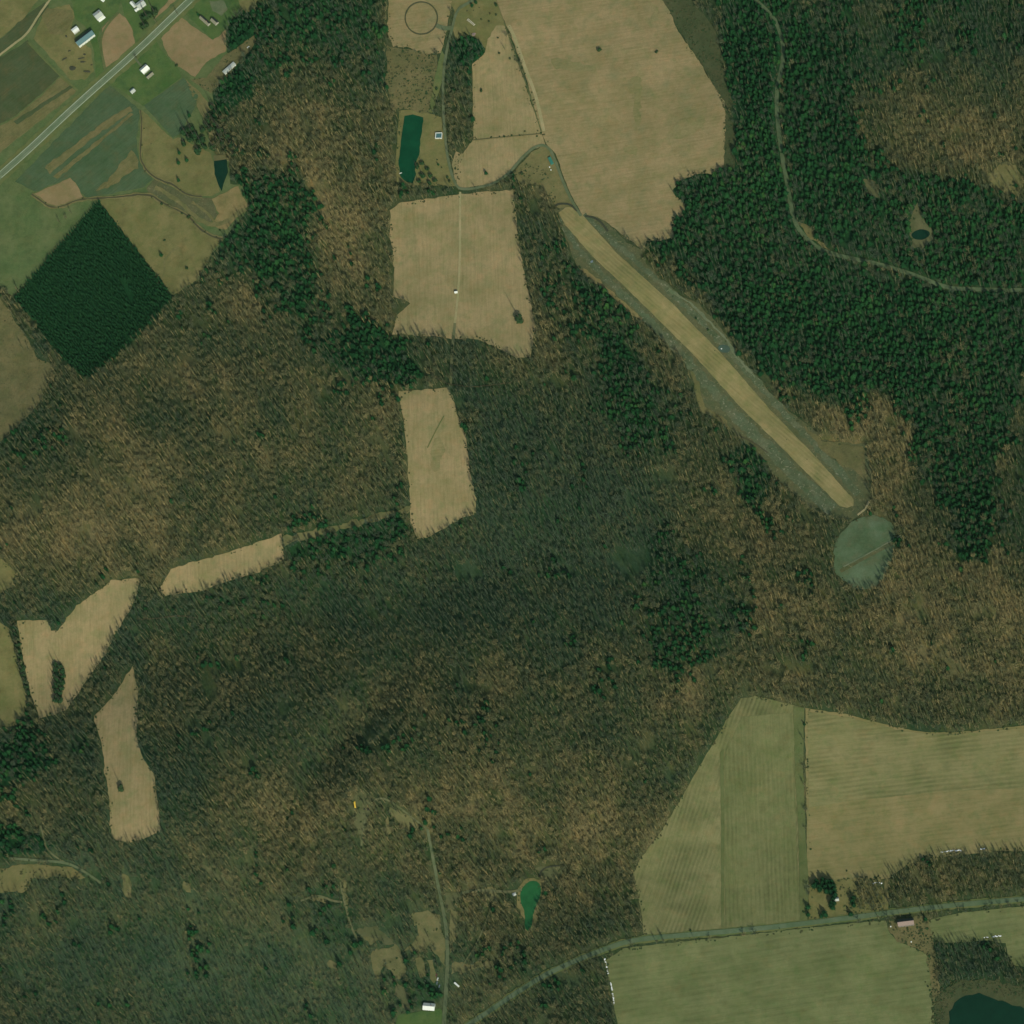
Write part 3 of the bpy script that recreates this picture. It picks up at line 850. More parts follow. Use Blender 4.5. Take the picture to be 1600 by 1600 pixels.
# scrub belt and north-east clearings
sheet('brush_land', [(1036, 0), (1080, 0), (1118, 45), (1130, 90), (1136, 135), (1146, 165), (1134, 176), (1112, 125), (1085, 82), (1060, 48), (1048, 18)], M['scrub_dark'], L1, 'grey brown brush belt beside the large field', 2.0)
sheet('brush_land', [(1133, 175), (1150, 200), (1148, 262), (1130, 262)], M['scrub_dark'], L1, 'dark narrow brush strip at the field corner', 2.0)
sheet('meadow', [(1545, 275), (1562, 257), (1587, 260), (1602, 280), (1590, 308), (1558, 298)], M['gully'], L1, 'tan opening at the right edge of the evergreens', 4.0, 0, 'thin')
sheet('meadow', [(1345, 282), (1368, 282), (1375, 310), (1362, 308)], M['meadow_dim'], L1, 'brown opening among the evergreens', 4.0, 0, 'thin')
sheet('meadow', [(1420, 350), (1434, 316), (1447, 350), (1458, 360), (1462, 372), (1440, 392), (1424, 386)], M['meadow_dim'], L1, 'tan clearing around the dark forest pond', 3.5)
sheet('pond', [(1423, 367), (1429, 361), (1440, 358), (1450, 361), (1454, 366), (1449, 372), (1438, 376), (1427, 373)], M['pond_dark'], L2, 'small dark oval pond among the evergreens', .6, 1)
sheet('roadside_clearing', [(1246, 345), (1262, 368), (1284, 388), (1304, 396), (1282, 378), (1262, 352)], M['meadow'], L1, 'orange tan roadside clearing in the evergreens', 2.5)

# woods clearings near the lower road
for poly, m_, lab in [
    ([(642, 1432), (665, 1420), (687, 1432), (693, 1465), (696, 1512), (684, 1497), (672, 1478), (650, 1489), (630, 1486), (655, 1460)], 'meadow_olive', 'tan clearing left of the lower road'),
    ([(582, 1488), (617, 1475), (628, 1490), (635, 1526), (622, 1533), (610, 1518), (598, 1512), (597, 1530), (585, 1532), (580, 1512)], 'meadow_olive', 'forked tan clearing in the lower woods'),
    ([(615, 1534), (630, 1540), (648, 1574), (632, 1578), (617, 1555)], 'meadow_dim', 'thin clearing above the green yard'),
    ([(692, 1393), (722, 1394), (720, 1408), (708, 1426), (697, 1420)], 'meadow_dim', 'triangular clearing beside the lower road'),
    ([(704, 1504), (732, 1510), (780, 1496), (778, 1506), (725, 1522), (706, 1520)], 'meadow_olive', 'pointed tan clearing right of the lower road'),
    ([(550, 1455), (590, 1446), (620, 1477), (576, 1471)], 'meadow_dim', 'faint clearing above the forked one'),
    ([(560, 1234), (586, 1248), (578, 1272), (573, 1290), (566, 1324), (560, 1302), (552, 1282), (548, 1258)], 'meadow_dim', 'rough clearing around the yellow bus'),
    ([(622, 1585), (690, 1576), (694, 1600), (620, 1600)], 'lawn', 'green yard below the white roofed house'),
    ([(312, 1347), (345, 1368), (382, 1394), (360, 1386), (325, 1366)], 'meadow_dim', 'tan wedge in the lower left woods'),
    ([(193, 1375), (206, 1398), (204, 1404), (192, 1392)], 'meadow_dim', 'small bare streak in the lower left woods'),
    ([(1452, 1590), (1462, 1570), (1470, 1545), (1500, 1532), (1545, 1530), (1600, 1545), (1600, 1600), (1455, 1600)], 'scrub_dark', 'brown reedy shore of the corner pond'),
    ([(838, 1358), (852, 1352), (878, 1354), (876, 1370), (858, 1376), (846, 1372)], 'meadow_dim', 'bare ground above the bright green pond'),
    ([(808, 1390), (818, 1376), (832, 1370), (848, 1376), (852, 1394), (842, 1410), (836, 1440), (828, 1466), (818, 1458), (818, 1432), (808, 1412)], 'meadow', 'tan bank of the bright green pond'),
    ([(1388, 1440), (1440, 1432), (1452, 1446), (1458, 1468), (1464, 1500), (1468, 1545), (1456, 1590), (1452, 1520), (1448, 1492), (1430, 1482), (1404, 1470), (1386, 1454)], 'scrub', 'brown brush around the pink roofed barn')]:
    sheet('clearing', poly, M[m_], L1, lab, 3.6, 0, 'thin' if m_.startswith('meadow') else True)
for poly, lab in [([(532, 1378), (538, 1376), (547, 1420), (540, 1424)], 'narrow pale clearing on the thin lower path'), ([(566, 1462), (582, 1464), (596, 1470), (580, 1476)], 'small pale gap above the forked clearing'), ([(650, 1500), (662, 1496), (668, 1524), (656, 1530)], 'small pale gap left of the lower road'),
                  ([(668, 1500), (676, 1498), (686, 1532), (677, 1536)], 'slender pale gap beside the parked cars'), ([(704, 1420), (717, 1425), (713, 1468), (703, 1492)], 'pale verge gap right of the lower road'), ([(756, 1388), (776, 1388), (772, 1404), (756, 1406)], 'pale gap on the pond track'),
                  ([(486, 1396), (512, 1402), (512, 1414), (490, 1408)], 'pale gap at the short lower path'), ([(608, 1258), (634, 1272), (654, 1290), (644, 1298), (610, 1274)], 'pale gap along the bus track'), ([(512, 1498), (524, 1504), (527, 1518), (515, 1512)], 'tiny orange gap in the lower left woods'),
                  ([(600, 1282), (606, 1276), (612, 1300), (606, 1306)], 'thin pale gap below the bus track'), ([(190, 1362), (200, 1366), (208, 1400), (198, 1402)], 'bent pale gap in the lower left woods'), ([(286, 1376), (300, 1380), (298, 1396), (286, 1392)], 'faint pale gap in the left lower woods')]:
    sheet('clearing', poly, M['meadow_olive'], L1 + .12, lab, 3.0, 0, 'thin')
sheet('pond', [(812, 1396), (818, 1384), (830, 1376), (842, 1378), (847, 1392), (842, 1408), (834, 1424), (831, 1448), (826, 1456), (819, 1450), (821, 1428), (814, 1410)], M['pond_bright'], L2, 'bright green teardrop pond in the woods', .4, 1)
sheet('pond', [(1482, 1600), (1484, 1582), (1492, 1566), (1508, 1556), (1530, 1552), (1556, 1562), (1582, 1570), (1600, 1576), (1600, 1600)], M['pond_dark'], L2, 'dark pond in the lower right corner', 1.5)

# grain fields
sheet('grain_field', [(1158, 1092), (1180, 1087), (1256, 1106), (1253, 1200), (1257, 1300), (1262, 1442), (1200, 1447), (1130, 1452), (1060, 1459), (1006, 1462), (1003, 1430), (995, 1390), (990, 1365), (995, 1352), (1015, 1322), (1040, 1287),
                      (1065, 1247), (1090, 1202), (1120, 1152), (1140, 1117)], M['drill_green'], L1, 'drilled green grain field with vertical rows', 1.0)
sheet('grain_field', [(1132, 1180), (1160, 1120), (1240, 1114), (1244, 1300), (1250, 1440), (1132, 1450)], M['drill_panel'], L2, 'greener panel of the drilled field', 1.2)
sheet('field_edge', [(1240, 1104), (1257, 1106), (1255, 1200), (1259, 1300), (1263, 1370), (1262, 1442), (1250, 1442), (1248, 1300), (1242, 1200)], M['verge_dark'], L3, 'dark grass headland between the grain fields', .6)
sheet('field_edge', [(1125, 1176), (1131, 1170), (1132, 1300), (1131, 1450), (1127, 1450), (1127, 1300)], M['verge_dark'], L3, 'thin dark line through the drilled field', .5)
sheet('grain_field', [(1258, 1106), (1320, 1116), (1400, 1136), (1450, 1145), (1500, 1144), (1600, 1134), (1600, 1330), (1560, 1330), (1500, 1336), (1440, 1342), (1412, 1356), (1388, 1372), (1376, 1374), (1330, 1374), (1300, 1378), (1262, 1376)],
      M['drill_low'], L1, 'broad tan field on the right', 1.0)
sheet('grain_field', [(1262, 1112), (1320, 1120), (1400, 1140), (1450, 1148), (1500, 1147), (1600, 1138), (1600, 1232), (1500, 1236), (1400, 1244), (1300, 1256), (1264, 1262)], M['drill_tan'], L2, 'striped upper half of the broad tan field', 1.0)
sheet('yard', [(1263, 1372), (1300, 1374), (1330, 1370), (1376, 1372), (1382, 1400), (1384, 1424), (1300, 1436), (1264, 1440)], M['pasture_tan'], L1, 'farmstead yard with evergreens by the road', 1.5, 0, False)
sheet('grain_field', [(945, 1502), (975, 1482), (1020, 1476), (1100, 1468), (1200, 1457), (1300, 1446), (1384, 1438), (1388, 1456), (1405, 1472), (1430, 1482), (1448, 1492), (1454, 1530), (1459, 1570), (1460, 1600), (965, 1600), (955, 1545)],
      M['grain_green'], L1, 'wide green grain field below the road', 1.0)
sheet('grain_field', [(1450, 1438), (1500, 1426), (1600, 1416), (1600, 1510), (1584, 1508), (1574, 1490), (1572, 1474), (1540, 1470), (1470, 1474), (1456, 1464)], M['grain_green'], L1, 'small green field right of the pink roofed barn', 1.0)
sheet('field_edge', [(1382, 1374), (1388, 1372), (1388, 1424), (1382, 1426)], M['meadow'], L2, 'grass lane between yard and brush', .8)

# ------------------------------------------------------------------ roads, tracks, creeks
hw = [(0, 275), (40, 240), (82, 200), (125, 160), (170, 120), (207, 87), (242, 54), (275, 22), (298, 0)]
ribbon('road_verge', hw, 22, M['verge'], L3, 'green verge beside the highway', 2, rough=1.5)
ribbon('highway', hw, 10.5, M['asphalt'], L5, 'pale two lane highway crossing the farmland corner', 0, rough=.2)
ribbon('road_marking', hw, .9, M['seam'], L6, 'dark centre seam of the highway', 0, rough=.05)
for s in (-1, 1):
    d = np.array([.66, .75]) * 4.3 * s
    ribbon('road_marking', [tuple(np.array(p) + d) for p in hw], .8, M['edge_line'], L6, 'worn pale edge line of the highway', 0, rough=.05)
cr = [(735, 1600), (768, 1578), (800, 1556), (850, 1524), (900, 1501), (950, 1481), (982, 1471), (1015, 1466), (1075, 1461), (1200, 1450), (1300, 1438), (1400, 1425), (1500, 1413), (1600, 1405)]
ribbon('road_verge', cr, 12, M['verge'], L2, 'grass verge of the country road', .3, rough=1.5)
ribbon('country_road', cr, 7.5, M['asphalt_dark'], L4, 'dark green grey country road past the grain fields', 0)
fr_ = [(1183, 0), (1205, 20), (1220, 50), (1225, 80), (1221, 110), (1213, 140), (1214, 180), (1221, 240), (1231, 290), (1237, 330), (1245, 355), (1262, 375), (1285, 393), (1330, 404), (1370, 412), (1430, 430), (1470, 447), (1500, 453), (1600, 454)]
ribbon('forest_road', fr_, 6.5, M['forest_road'], L3, 'pale road winding through the evergreens', .4)
ribbon('drive', [(738, 0), (722, 8), (712, 22), (708, 40), (702, 62), (696, 90), (692, 130), (693, 180), (696, 220), (702, 260), (712, 290), (722, 297), (745, 294), (772, 288), (795, 272), (815, 248), (832, 232), (848, 226), (860, 233), (868, 252), (878, 280), (892, 312), (908, 338)],
       4.2, M['gravel'], L4, 'winding gravel drive down to the airstrip', 2)
ribbon('drive', [(682, 40), (694, 45), (706, 44)], 7, M['gravel'], L3, 'short spur from the drive to the ring', 1)
ribbon('field_track', [(719, 300), (719, 400), (716, 460), (711, 505)], 3.4, M['field_track'], L2, 'faint wheel track down the central field', 0)
ribbon('track', [(711, 505), (707, 540), (704, 604)], 4.5, M['dirt_track'], L2, 'short track joining the two tan fields', 1.2)
ribbon('field_track', [(850, 205), (838, 150), (820, 105), (806, 62), (795, 40)], 5.0, M['field_track'], L2, 'pale track beside the fence line', 0)
ribbon('lower_road', [(694, 1600), (697, 1550), (700, 1500), (698, 1450), (690, 1410), (682, 1370), (674, 1325), (668, 1296)], (8.5, 4), M['gravel'], L4, 'straight green grey road up into the woods', 2)
ribbon('track', [(668, 1296), (655, 1286), (625, 1262), (600, 1246), (585, 1250)], 3.0, M['dirt_track'], L2, 'dirt track up to the yellow bus', 1)
ribbon('track', [(720, 1396), (745, 1390), (800, 1395), (815, 1390)], 4.5, M['dirt_track'], L2, 'dirt track to the bright green pond', 2)
ribbon('track', [(722, 1510), (748, 1470), (765, 1425), (775, 1402)], 2.2, M['dirt_track'], L2, 'thin wood path between the clearings', 1)
ribbon('track', [(532, 1378), (537, 1405), (549, 1450), (560, 1470)], 3.0, M['dirt_track'], L2, 'thin path down the lower woods', 1.5)
ribbon('track', [(470, 1408), (496, 1398), (520, 1408), (535, 1410)], 3.4, M['dirt_track'], L2, 'short tan path in the lower woods', 1.5)
ribbon('track', [(15, 1341), (60, 1345), (100, 1347), (125, 1357), (158, 1380)], 4.0, M['gravel'], L3, 'pale track at the lower left edge', 1)
ribbon('track', [(64, 1290), (69, 1312), (72, 1325), (85, 1338), (102, 1348)], 2.8, M['dirt_track'], L2, 'thin path out of the dark pines', 1)
ribbon('track', [(565, 1322), (566, 1300), (572, 1280)], 3.5, M['dirt_track'], L2, 'tan path below the yellow bus', 1)
ribbon('driveway', [(209, 86), (214, 96), (222, 104)], 3.5, M['gravel'], L4, 'short driveway to the twin roofed house', 0)
ribbon('farm_lane', [(0, 86), (20, 70), (42, 55), (60, 25), (72, 8), (78, 0)], 3.2, M['field_track'], L3, 'pale farm lane at the left edge', 0)
ribbon('farm_lane', [(164, 110), (160, 84), (157, 64), (165, 42), (186, 20)], 3.0, M['verge_dark'], L4, 'dark grass lane between farmyard and garden', 0)
ribbon('farm_lane', [(44, 66), (70, 94), (98, 122), (122, 142)], 3.2, M['verge'], L4, 'grassy lane beside the olive field', 0)
for pts_, w_, lab in [([(220, 173), (222, 192), (221, 215), (219, 240), (222, 256), (238, 276), (256, 284), (270, 288), (285, 300), (296, 306), (316, 308)], 5, 'tan bank of the field creek'),
                      ([(50, 304), (66, 316), (82, 326), (100, 322), (120, 313), (140, 311), (160, 310), (190, 308), (220, 304), (238, 306), (252, 316), (275, 328), (296, 338), (311, 357), (330, 370), (348, 374)], 6, 'tan bank of the plantation creek'),
                      ([(243, 292), (268, 306), (292, 326), (316, 348), (340, 352), (362, 342), (384, 326)], 7, 'worn tan gully through the wet meadow'), ([(300, 316), (322, 330), (334, 344), (342, 354)], 4, 'narrow worn gully to the sandy ground')]:
    ribbon('gully_bank', pts_, w_, M['gully'], L4 + (.05 if w_ < 7 else 0), lab, 0, rough=1.6)
ribbon('track', [(252, 440), (258, 424), (256, 408), (266, 396), (280, 386)], 3, M['gully'], L3, 'faint winding track in the rough meadow', 0)
for poly, lab in [([(985, 120), (1000, 118), (1004, 160), (998, 196), (988, 190), (992, 150)], 'faint damp streak down the large field'), ([(1050, 196), (1076, 182), (1108, 180), (1090, 204), (1060, 222), (1048, 214)], 'faint damp patch at the right of the large field'),
                  ([(1018, 32), (1026, 8), (1030, 30), (1024, 34)], 'dark wet streak near the top of the large field'), ([(860, 90), (900, 96), (940, 108), (900, 116), (860, 104)], 'faint damp band across the large field'), ([(976, 226), (1000, 232), (994, 246), (974, 240)], 'small damp patch in the large field'),
                  ([(676, 690), (690, 680), (694, 720), (684, 742), (674, 730)], 'faint grey patch in the tall clearing'), ]:
    sheet('damp_patch', poly, M['damp'], L2, lab, 3.5, 1)
ribbon('track', [(694, 650), (684, 668), (676, 684), (668, 700)], 1.6, M['verge'], L3, 'faint green streak in the tall clearing', 0)
for pts_, lab in [([(220, 173), (222, 192), (221, 215), (219, 240), (222, 256), (238, 276), (256, 284), (270, 288), (285, 300), (296, 306), (316, 308)], 'thin dark creek curving down the green field'),
                  ([(50, 304), (66, 316), (82, 326), (100, 322), (120, 313), (140, 311), (160, 310), (190, 308), (220, 304), (238, 306), (252, 316), (275, 328), (296, 338), (311, 357), (330, 370), (348, 374)], 'thin dark creek along the plantation meadow'),
                  ([(222, 968), (236, 967), (250, 966), (280, 962), (310, 966)], 'thin dark stream inside the left woods'),
                  ([(680, 588), (690, 596), (702, 601), (740, 606), (800, 598)], 'thin stream between the two tan fields')]:
    ribbon('creek', pts_, 1.9, M['creek'], L5 if pts_[0][0] < 230 and pts_[0][1] < 500 else L4, lab, 0, rough=.7)
ribbon('track', [(1300, 1076), (1330, 1082), (1345, 1082), (1370, 1074), (1398, 1066)], 2.0, M['meadow_dim'], L2, 'thin old trail in the right woods', 0)
ribbon('woods_ditch', [(842, 1370), (848, 1358), (860, 1354), (874, 1353)], 2.0, M['dark_soil'], L3, 'dark ditch above the bright green pond', 0)

# ------------------------------------------------------------------ tree shapes
def bare_tree(seed):
    """Leafless forest tree: tall drawn-up trunk, narrow crown of steep limbs and upswept twigs."""
    r = random.Random(seed)
    H = 21.0
    b = MB()
    top = Vector((r.uniform(-.5, .5), r.uniform(-.5, .5), H * .58))
    b.tube((0, 0, -1.0), top, .44, .36, 4)
    tip = top + Vector((r.uniform(-.4, .4), r.uniform(-.4, .4), H * .42))
    b.tube(top, tip, .36, .08, 3)
    n = 6
    ends = [(top, tip)]
    for i in range(n):
        a = 2 * math.pi * (i + r.uniform(-.3, .3)) / n
        k = r.uniform(.55, 1.0)
        s = top * k
        L = r.uniform(4.6, 7.0) * (1.15 - .3 * k)
        e = s + Vector((math.cos(a) * L * .24, math.sin(a) * L * .24, L * 1.15))
        b.tube(s, e, .22, .08, 3)
        ends.append((s, e))
    for s, e in ends:
        d = (e - s)
        for j in range(3):
            o = s + d * r.uniform(.4, 1.0)
            v = Vector((r.uniform(-.42, .42), r.uniform(-.42, .42), 1.0))
            v.normalize()
            v = v * r.uniform(2.0, 3.8)
            w = v.orthogonal().normalized() * r.uniform(.14, .22)
            b.add([o - w, o + w, o + v * .75 + w.cross(v.normalized()) * .6, o + v], [(0, 1, 3), (0, 2, 3)])
    return b


def broad_bare_tree(seed):
    """Old spreading leafless tree: short bole, wide limbs, a round haze of twigs."""
    r = random.Random(seed)
    H = 15.0
    b = MB()
    top = Vector((r.uniform(-.5, .5), r.uniform(-.5, .5), H * .42))
    b.tube((0, 0, -1.0), top, .50, .40, 4)
    ends = []
    for i in range(9):
        a = 2 * math.pi * (i + r.uniform(-.3, .3)) / 9
        L = r.uniform(4.2, 6.2)
        up = r.uniform(.55, 1.25)
        s = top * r.uniform(.8, 1.0)
        e = s + Vector((math.cos(a) * L * .62, math.sin(a) * L * .62, L * up))
        b.tube(s, e, .20, .06, 3)
        ends.append((s, e))
    for s, e in ends:
        d = (e - s)
        for j in range(6):
            o = s + d * r.uniform(.35, 1.0)
            v = Vector((r.uniform(-1, 1), r.uniform(-1, 1), r.uniform(-.1, 1.0)))
            v.normalize()
            v = v * r.uniform(1.6, 3.0)
            w = v.orthogonal().normalized() * r.uniform(.16, .30)
            b.add([o - w, o + w, o + v * .75 + w.cross(v.normalized()) * .6, o + v], [(0, 1, 3), (0, 2, 3)])
    return b


def conifer(seed, H=15.0, R=3.9, tiers=6, pts=9, top_flat=.0, base=.14):
    """Evergreen crown: drooping ragged skirts of boughs with gaps of shade between the tiers."""
    r = random.Random(seed)
    b = MB()
    for t in range(tiers):
        u = t / (tiers - 1)
        z = H * (base + (1 - base) * .80 * u)
        rad = R * ((1 - u) ** (.75 - top_flat) * .84 + .16)
        hgt = H * (1 - base) / tiers * (1.5 if t < tiers - 1 else 1.2)
        off = r.uniform(0, 6.3)
        cxy = (r.uniform(-.12, .12) * R, r.uniform(-.12, .12) * R)
        ring, n2 = [], pts * 2 if t < tiers - 1 else 10
        for i in range(n2):
            a = off + 2 * math.pi * i / n2 + r.uniform(-.12, .12)
            q = rad * (r.uniform(.78, 1.25) if i % 2 == 0 else r.uniform(.38, .62))
            ring.append((cxy[0] + math.cos(a) * q, cxy[1] + math.sin(a) * q, z - (.55 if i % 2 == 0 else -.25) * hgt * .5 + r.uniform(-.35, .35)))
        apex = (cxy[0], cxy[1], z + hgt)
        b.add(ring + [apex], [(i, (i + 1) % n2, n2) for i in range(n2)])
    return b


def trunk_mb(H, r0=.28, limbs=0, seed=0):
    b = MB()
    b.tube((0, 0, -1), (0, 0, H), r0, .06, 5)
    return b


def round_bush(seed, R=2.4, H=3.2, n=90):
    """Broad leafy shrub: leaf clumps through a low uneven dome."""
    r = random.Random(seed)
    b = MB()
    lobes = [(r.uniform(-.45, .45) * R, r.uniform(-.45, .45) * R, r.uniform(.35, .75) * H, r.uniform(.5, .75)) for _ in range(5)]
    for _ in range(n):
        x, y, z, k = r.choice(lobes)
        a, e = r.uniform(0, 6.28), r.uniform(-.3, 1.4)
        d = Vector((math.cos(a) * math.cos(e), math.sin(a) * math.cos(e), math.sin(e)))
        c = Vector((x, y, z)) + Vector((d.x * R * k, d.y * R * k, d.z * H * k * .55)) * r.uniform(.7, 1.0)
        c.z = max(c.z, .15)
        t = d.orthogonal().normalized()
        w = d.cross(t)
        s = R * r.uniform(.16, .3)
        b.add([c + t * s, c + w * s, c - t * s + d * s * .3, c - w * s], [(0, 1, 2), (0, 2, 3)])
    return b


BARE = [bare_tree(s).mesh('bare_tree_branches', [M['bark']]) for s in range(6)] + [broad_bare_tree(s).mesh('bare_tree_branches', [M['bark']]) for s in (61, 62, 63)]
CONE = [conifer(s, 15, 4.5, 6, 9, .1).mesh('evergreen_boughs', [M['needles']]) for s in (21, 22)] + \
       [conifer(s, 14, 5.0, 5, 8, .25, .22).mesh('evergreen_boughs', [M['needles']]) for s in (23, 24)]
SPRUCE = [conifer(s, 11, 2.5, 5, 8, .1, .1).mesh('spruce_boughs', [M['needles_dense']]) for s in (31, 32, 33)]
CONE_TRUNK = trunk_mb(12).mesh('trunk', [M['trunk']])
SPRUCE_TRUNK = trunk_mb(9, .18).mesh('trunk', [M['trunk']])
BUSH = [round_bush(s).mesh('bush_leaves', [M['shrubleaf']]) for s in (41, 42, 43)]
BUSH_STEM = trunk_mb(2.2, .12).mesh('stem', [M['trunk']])


def split_bare(me):
    """Trunk and crown of a bare tree as two meshes, for the trees that stand as things."""
    nv = 8
    vs_ = [v.co[:] for v in me.vertices]
    fs = [tuple(p.vertices) for p in me.polygons]
    t = MB()
    t.add(vs_[:nv], [f for f in fs if max(f) < nv])
    c = MB()
    c.add(vs_[nv:], [tuple(i - nv for i in f) for f in fs if min(f) >= nv])
    return t.mesh('trunk', [M['bark']]), c.mesh('crown', [M['bark']])


BARE_SPLIT = [split_bare(m_) for m_ in BARE]


def proto_tree(name, trunk, crown):
    e = bpy.data.objects.new(name, None)
    t = bpy.data.objects.new('trunk', trunk)
    c = bpy.data.objects.new('crown', crown)
    t.parent = e
    c.parent = e
    return e, t, c


def plant(proto, loc, rot, sc, tint, label, cat, group=None):
    e, t, c = proto
    e2 = e.copy()
    COL.objects.link(e2)
    e2.location, e2.rotation_euler, e2.scale = loc, (0, 0, rot), sc if isinstance(sc, tuple) else (sc, sc, sc)
    tag(e2, label, cat, group)
    for ch in (t, c):
        o = ch.copy()
        COL.objects.link(o)
        o.parent = e2
        o['tint'] = float(tint)
    return e2


P_BARE = [proto_tree('bare_tree', a, b) for a, b in BARE_SPLIT]
P_CONE = [proto_tree('evergreen_tree', CONE_TRUNK, m_) for m_ in CONE]
P_SPRUCE = [proto_tree('plantation_spruce', SPRUCE_TRUNK, m_) for m_ in SPRUCE]
P_BROAD = [proto_tree('broad_tree', CONE_TRUNK, m_) for m_ in BUSH]
P_BUSH = [proto_tree('shrub', BUSH_STEM, m_) for m_ in BUSH]


# ------------------------------------------------------------------ scatter of the woods
def jitter_grid(spacing, seed, amount=.45):
    r = np.random.default_rng(seed)
    a = np.arange(R0 + 70, R1 - 70, spacing)
    x, y = np.meshgrid(a, a)
    x = x + (np.arange(len(a)) % 2)[:, None] * spacing / 2
    return (x + r.uniform(-amount, amount, x.shape) * spacing).ravel(), (y + r.uniform(-amount, amount, y.shape) * spacing).ravel()


def free(x, y, h):
    """No trunk in the open, and no crown leaning out over it by more than its edge."""
    tx, ty = -.197 * h, -.42 * h
    return ~look(OPEN, x, y) & ~look(OPEN, x + tx * .3, y + ty * .3)


# keep trees off buildings and special plots
for p in [[(346, 116), (368, 94), (376, 102), (356, 124)], [(548, 1248), (562, 1248), (562, 1268), (548, 1268)], [(655, 1562), (690, 1558), (692, 1590), (655, 1588)], [(706, 1530), (724, 1530), (724, 1546), (706, 1546)],
          [(676, 1520), (694, 1520), (694, 1546), (676, 1546)], [(796, 1390), (812, 1390), (812, 1404), (796, 1404)], [(1264, 1372), (1340, 1372), (1340, 1436), (1264, 1436)]]:
    paint(OPEN, p, True)

sx, sy = jitter_grid(4.3, 5, .32)
gap_ = np.abs((sx - 202) * 38 - (sy - 459) * 20) / 43.0
keep = look(PLANT_MAP, sx, sy) & ~((gap_ < 2.6) & (np.abs(sy - 459) < 19)) & (rng.random(len(sx)) > .02)
SP = dict(x=sx[keep], y=sy[keep])
ex, ey = jitter_grid(6.4, 6, .46)
k1, k2 = (fnoise(ex, ey, 24, 51) - .5) * 150, (fnoise(ex, ey, 14, 54) - .5) * 60
wx = ex + k1 * .47 + k2 * .88
wy = ey + k1 * .88 - k2 * .47
share = np.clip(look(CONIF, wx, wy), 0, 1)
clump = fnoise(ex, ey, 32, 61)
big_ = fnoise(ex, ey, 80, 171)
sel = (.55 * clump + .45 * rng.random(len(ex)) < share * (.78 + (big_ - .5) * .9) + .06) & (share > 0)
sel |= (share > .98)
sel |= (rng.random(len(ex)) < .22) & (fnoise(ex, ey, 45, 65) > .715)
sel |= rng.random(len(ex)) < .002
sel &= ~look(SPARSE, ex, ey) | (rng.random(len(ex)) < .1)
sel &= free(ex, ey, 13) & ~look(PLANT_MAP, ex, ey)
EV = dict(x=ex[sel], y=ey[sel])
occ = np.zeros(GX.shape, bool)
for dx in (-2, 0, 2):
    for dy in (-2, 0, 2):
        ii = np.clip(((EV['x'] + dx - R0) / RS).astype(int), 0, len(gx) - 1)
        jj = np.clip(((EV['y'] + dy - R0) / RS).astype(int), 0, len(gx) - 1)
        occ[jj, ii] = True
bx, by = jitter_grid(5.9, 8, .48)
sel = free(bx, by, 15) & ~look(PLANT_MAP, bx, by) & ~look(occ, bx, by)
sel &= fnoise(bx, by, 30, 71) > .25
sel &= rng.random(len(bx)) > .12 * np.clip(np.exp(-0.5 * (((bx - 280) / 260) ** 2 + ((by - 1500) / 90) ** 2)) + np.exp(-0.5 * (((bx - 560) / 160) ** 2 + ((by - 1560) / 60) ** 2)), 0, 1)
sel &= ~look(SPARSE, bx, by) | (rng.random(len(bx)) < .12)
BA = dict(x=bx[sel], y=by[sel])


def dress(d, smin, smax, tint, seed, nvar):
    r = np.random.default_rng(seed)
    n = len(d['x'])
    d['p'] = ground_at(d['x'], d['y'], 0)
    d['s'] = smin + (smax - smin) * np.clip(r.beta(2.2, 2.2, n), 0, 1)
    d['w'] = r.uniform(.80, 1.25, n)
    d['r'] = r.uniform(0, 2 * math.pi, n)
    d['t'] = np.clip(tint(d['x'], d['y'], r, n), 0, 1)
    d['v'] = r.integers(0, nvar, n)


dress(SP, .85, 1.15, lambda x, y, r, n: .25 + r.random(n) * .5, 1, 3)
dress(EV, .55, 1.30, lambda x, y, r, n: .75 * fnoise(x, y, 34, 81) - .08 + .55 * r.random(n) ** 2.2, 2, 4)
dress(BA, .68, 1.12, lambda x, y, r, n: .44 + warmth(x, y) * .7 + (r.random(n) - .5) * .65 - .5 * look(CONIF, x, y), 3, 6)


LANDMARKS = [(640, 230, 'the long pond'), (720, 420, 'the central tan field'), (690, 720, 'the tall tan clearing'), (350, 880, 'the slanting hay strip'), (120, 1000, 'the hooked tan field'),
             (205, 1200, 'the slender tan clearing'), (560, 1257, 'the yellow bus'), (828, 1412, 'the bright green pond'), (1040, 500, 'the upper airstrip'), (1250, 720, 'the lower airstrip'),
             (1350, 860, 'the graded pad'), (1120, 1250, 'the drilled grain field'), (1440, 368, 'the dark oval forest pond'), (140, 450, 'the square plantation'), (671, 1573, 'the white roofed lower house'),
             (30, 580, 'the reddish left meadow'), (1540, 1580, 'the dark corner pond'), (1415, 1442, 'the pink roofed barn'), (345, 275, 'the small teal pond'), (359, 108, 'the long mobile home'),
             (735, 80, 'the gravel drive'), (1060, 300, 'the large tan field'), (1225, 150, 'the upper bend of the forest road'), (1480, 450, 'the lower reach of the forest road'), (1450, 1145, 'the broad tan field'),
             (60, 1360, 'the lower left track'), (1100, 940, 'the dark grove in the bare wood'), (880, 850, 'the grey green hollow')]


def place_of(x, y):
    return min(LANDMARKS, key=lambda q: (q[0] - x) ** 2 + (q[1] - y) ** 2)[2]


def part_of_plantation(x, y):
    u, v = x - 145, y - 455
    if abs(u) + abs(v) < 60:
        return 'at the heart'
    return ('right of' if u > 0 else 'left of') + ' the lower half' if v > 0 else ('right of' if u > 0 else 'left of') + ' the upper half'


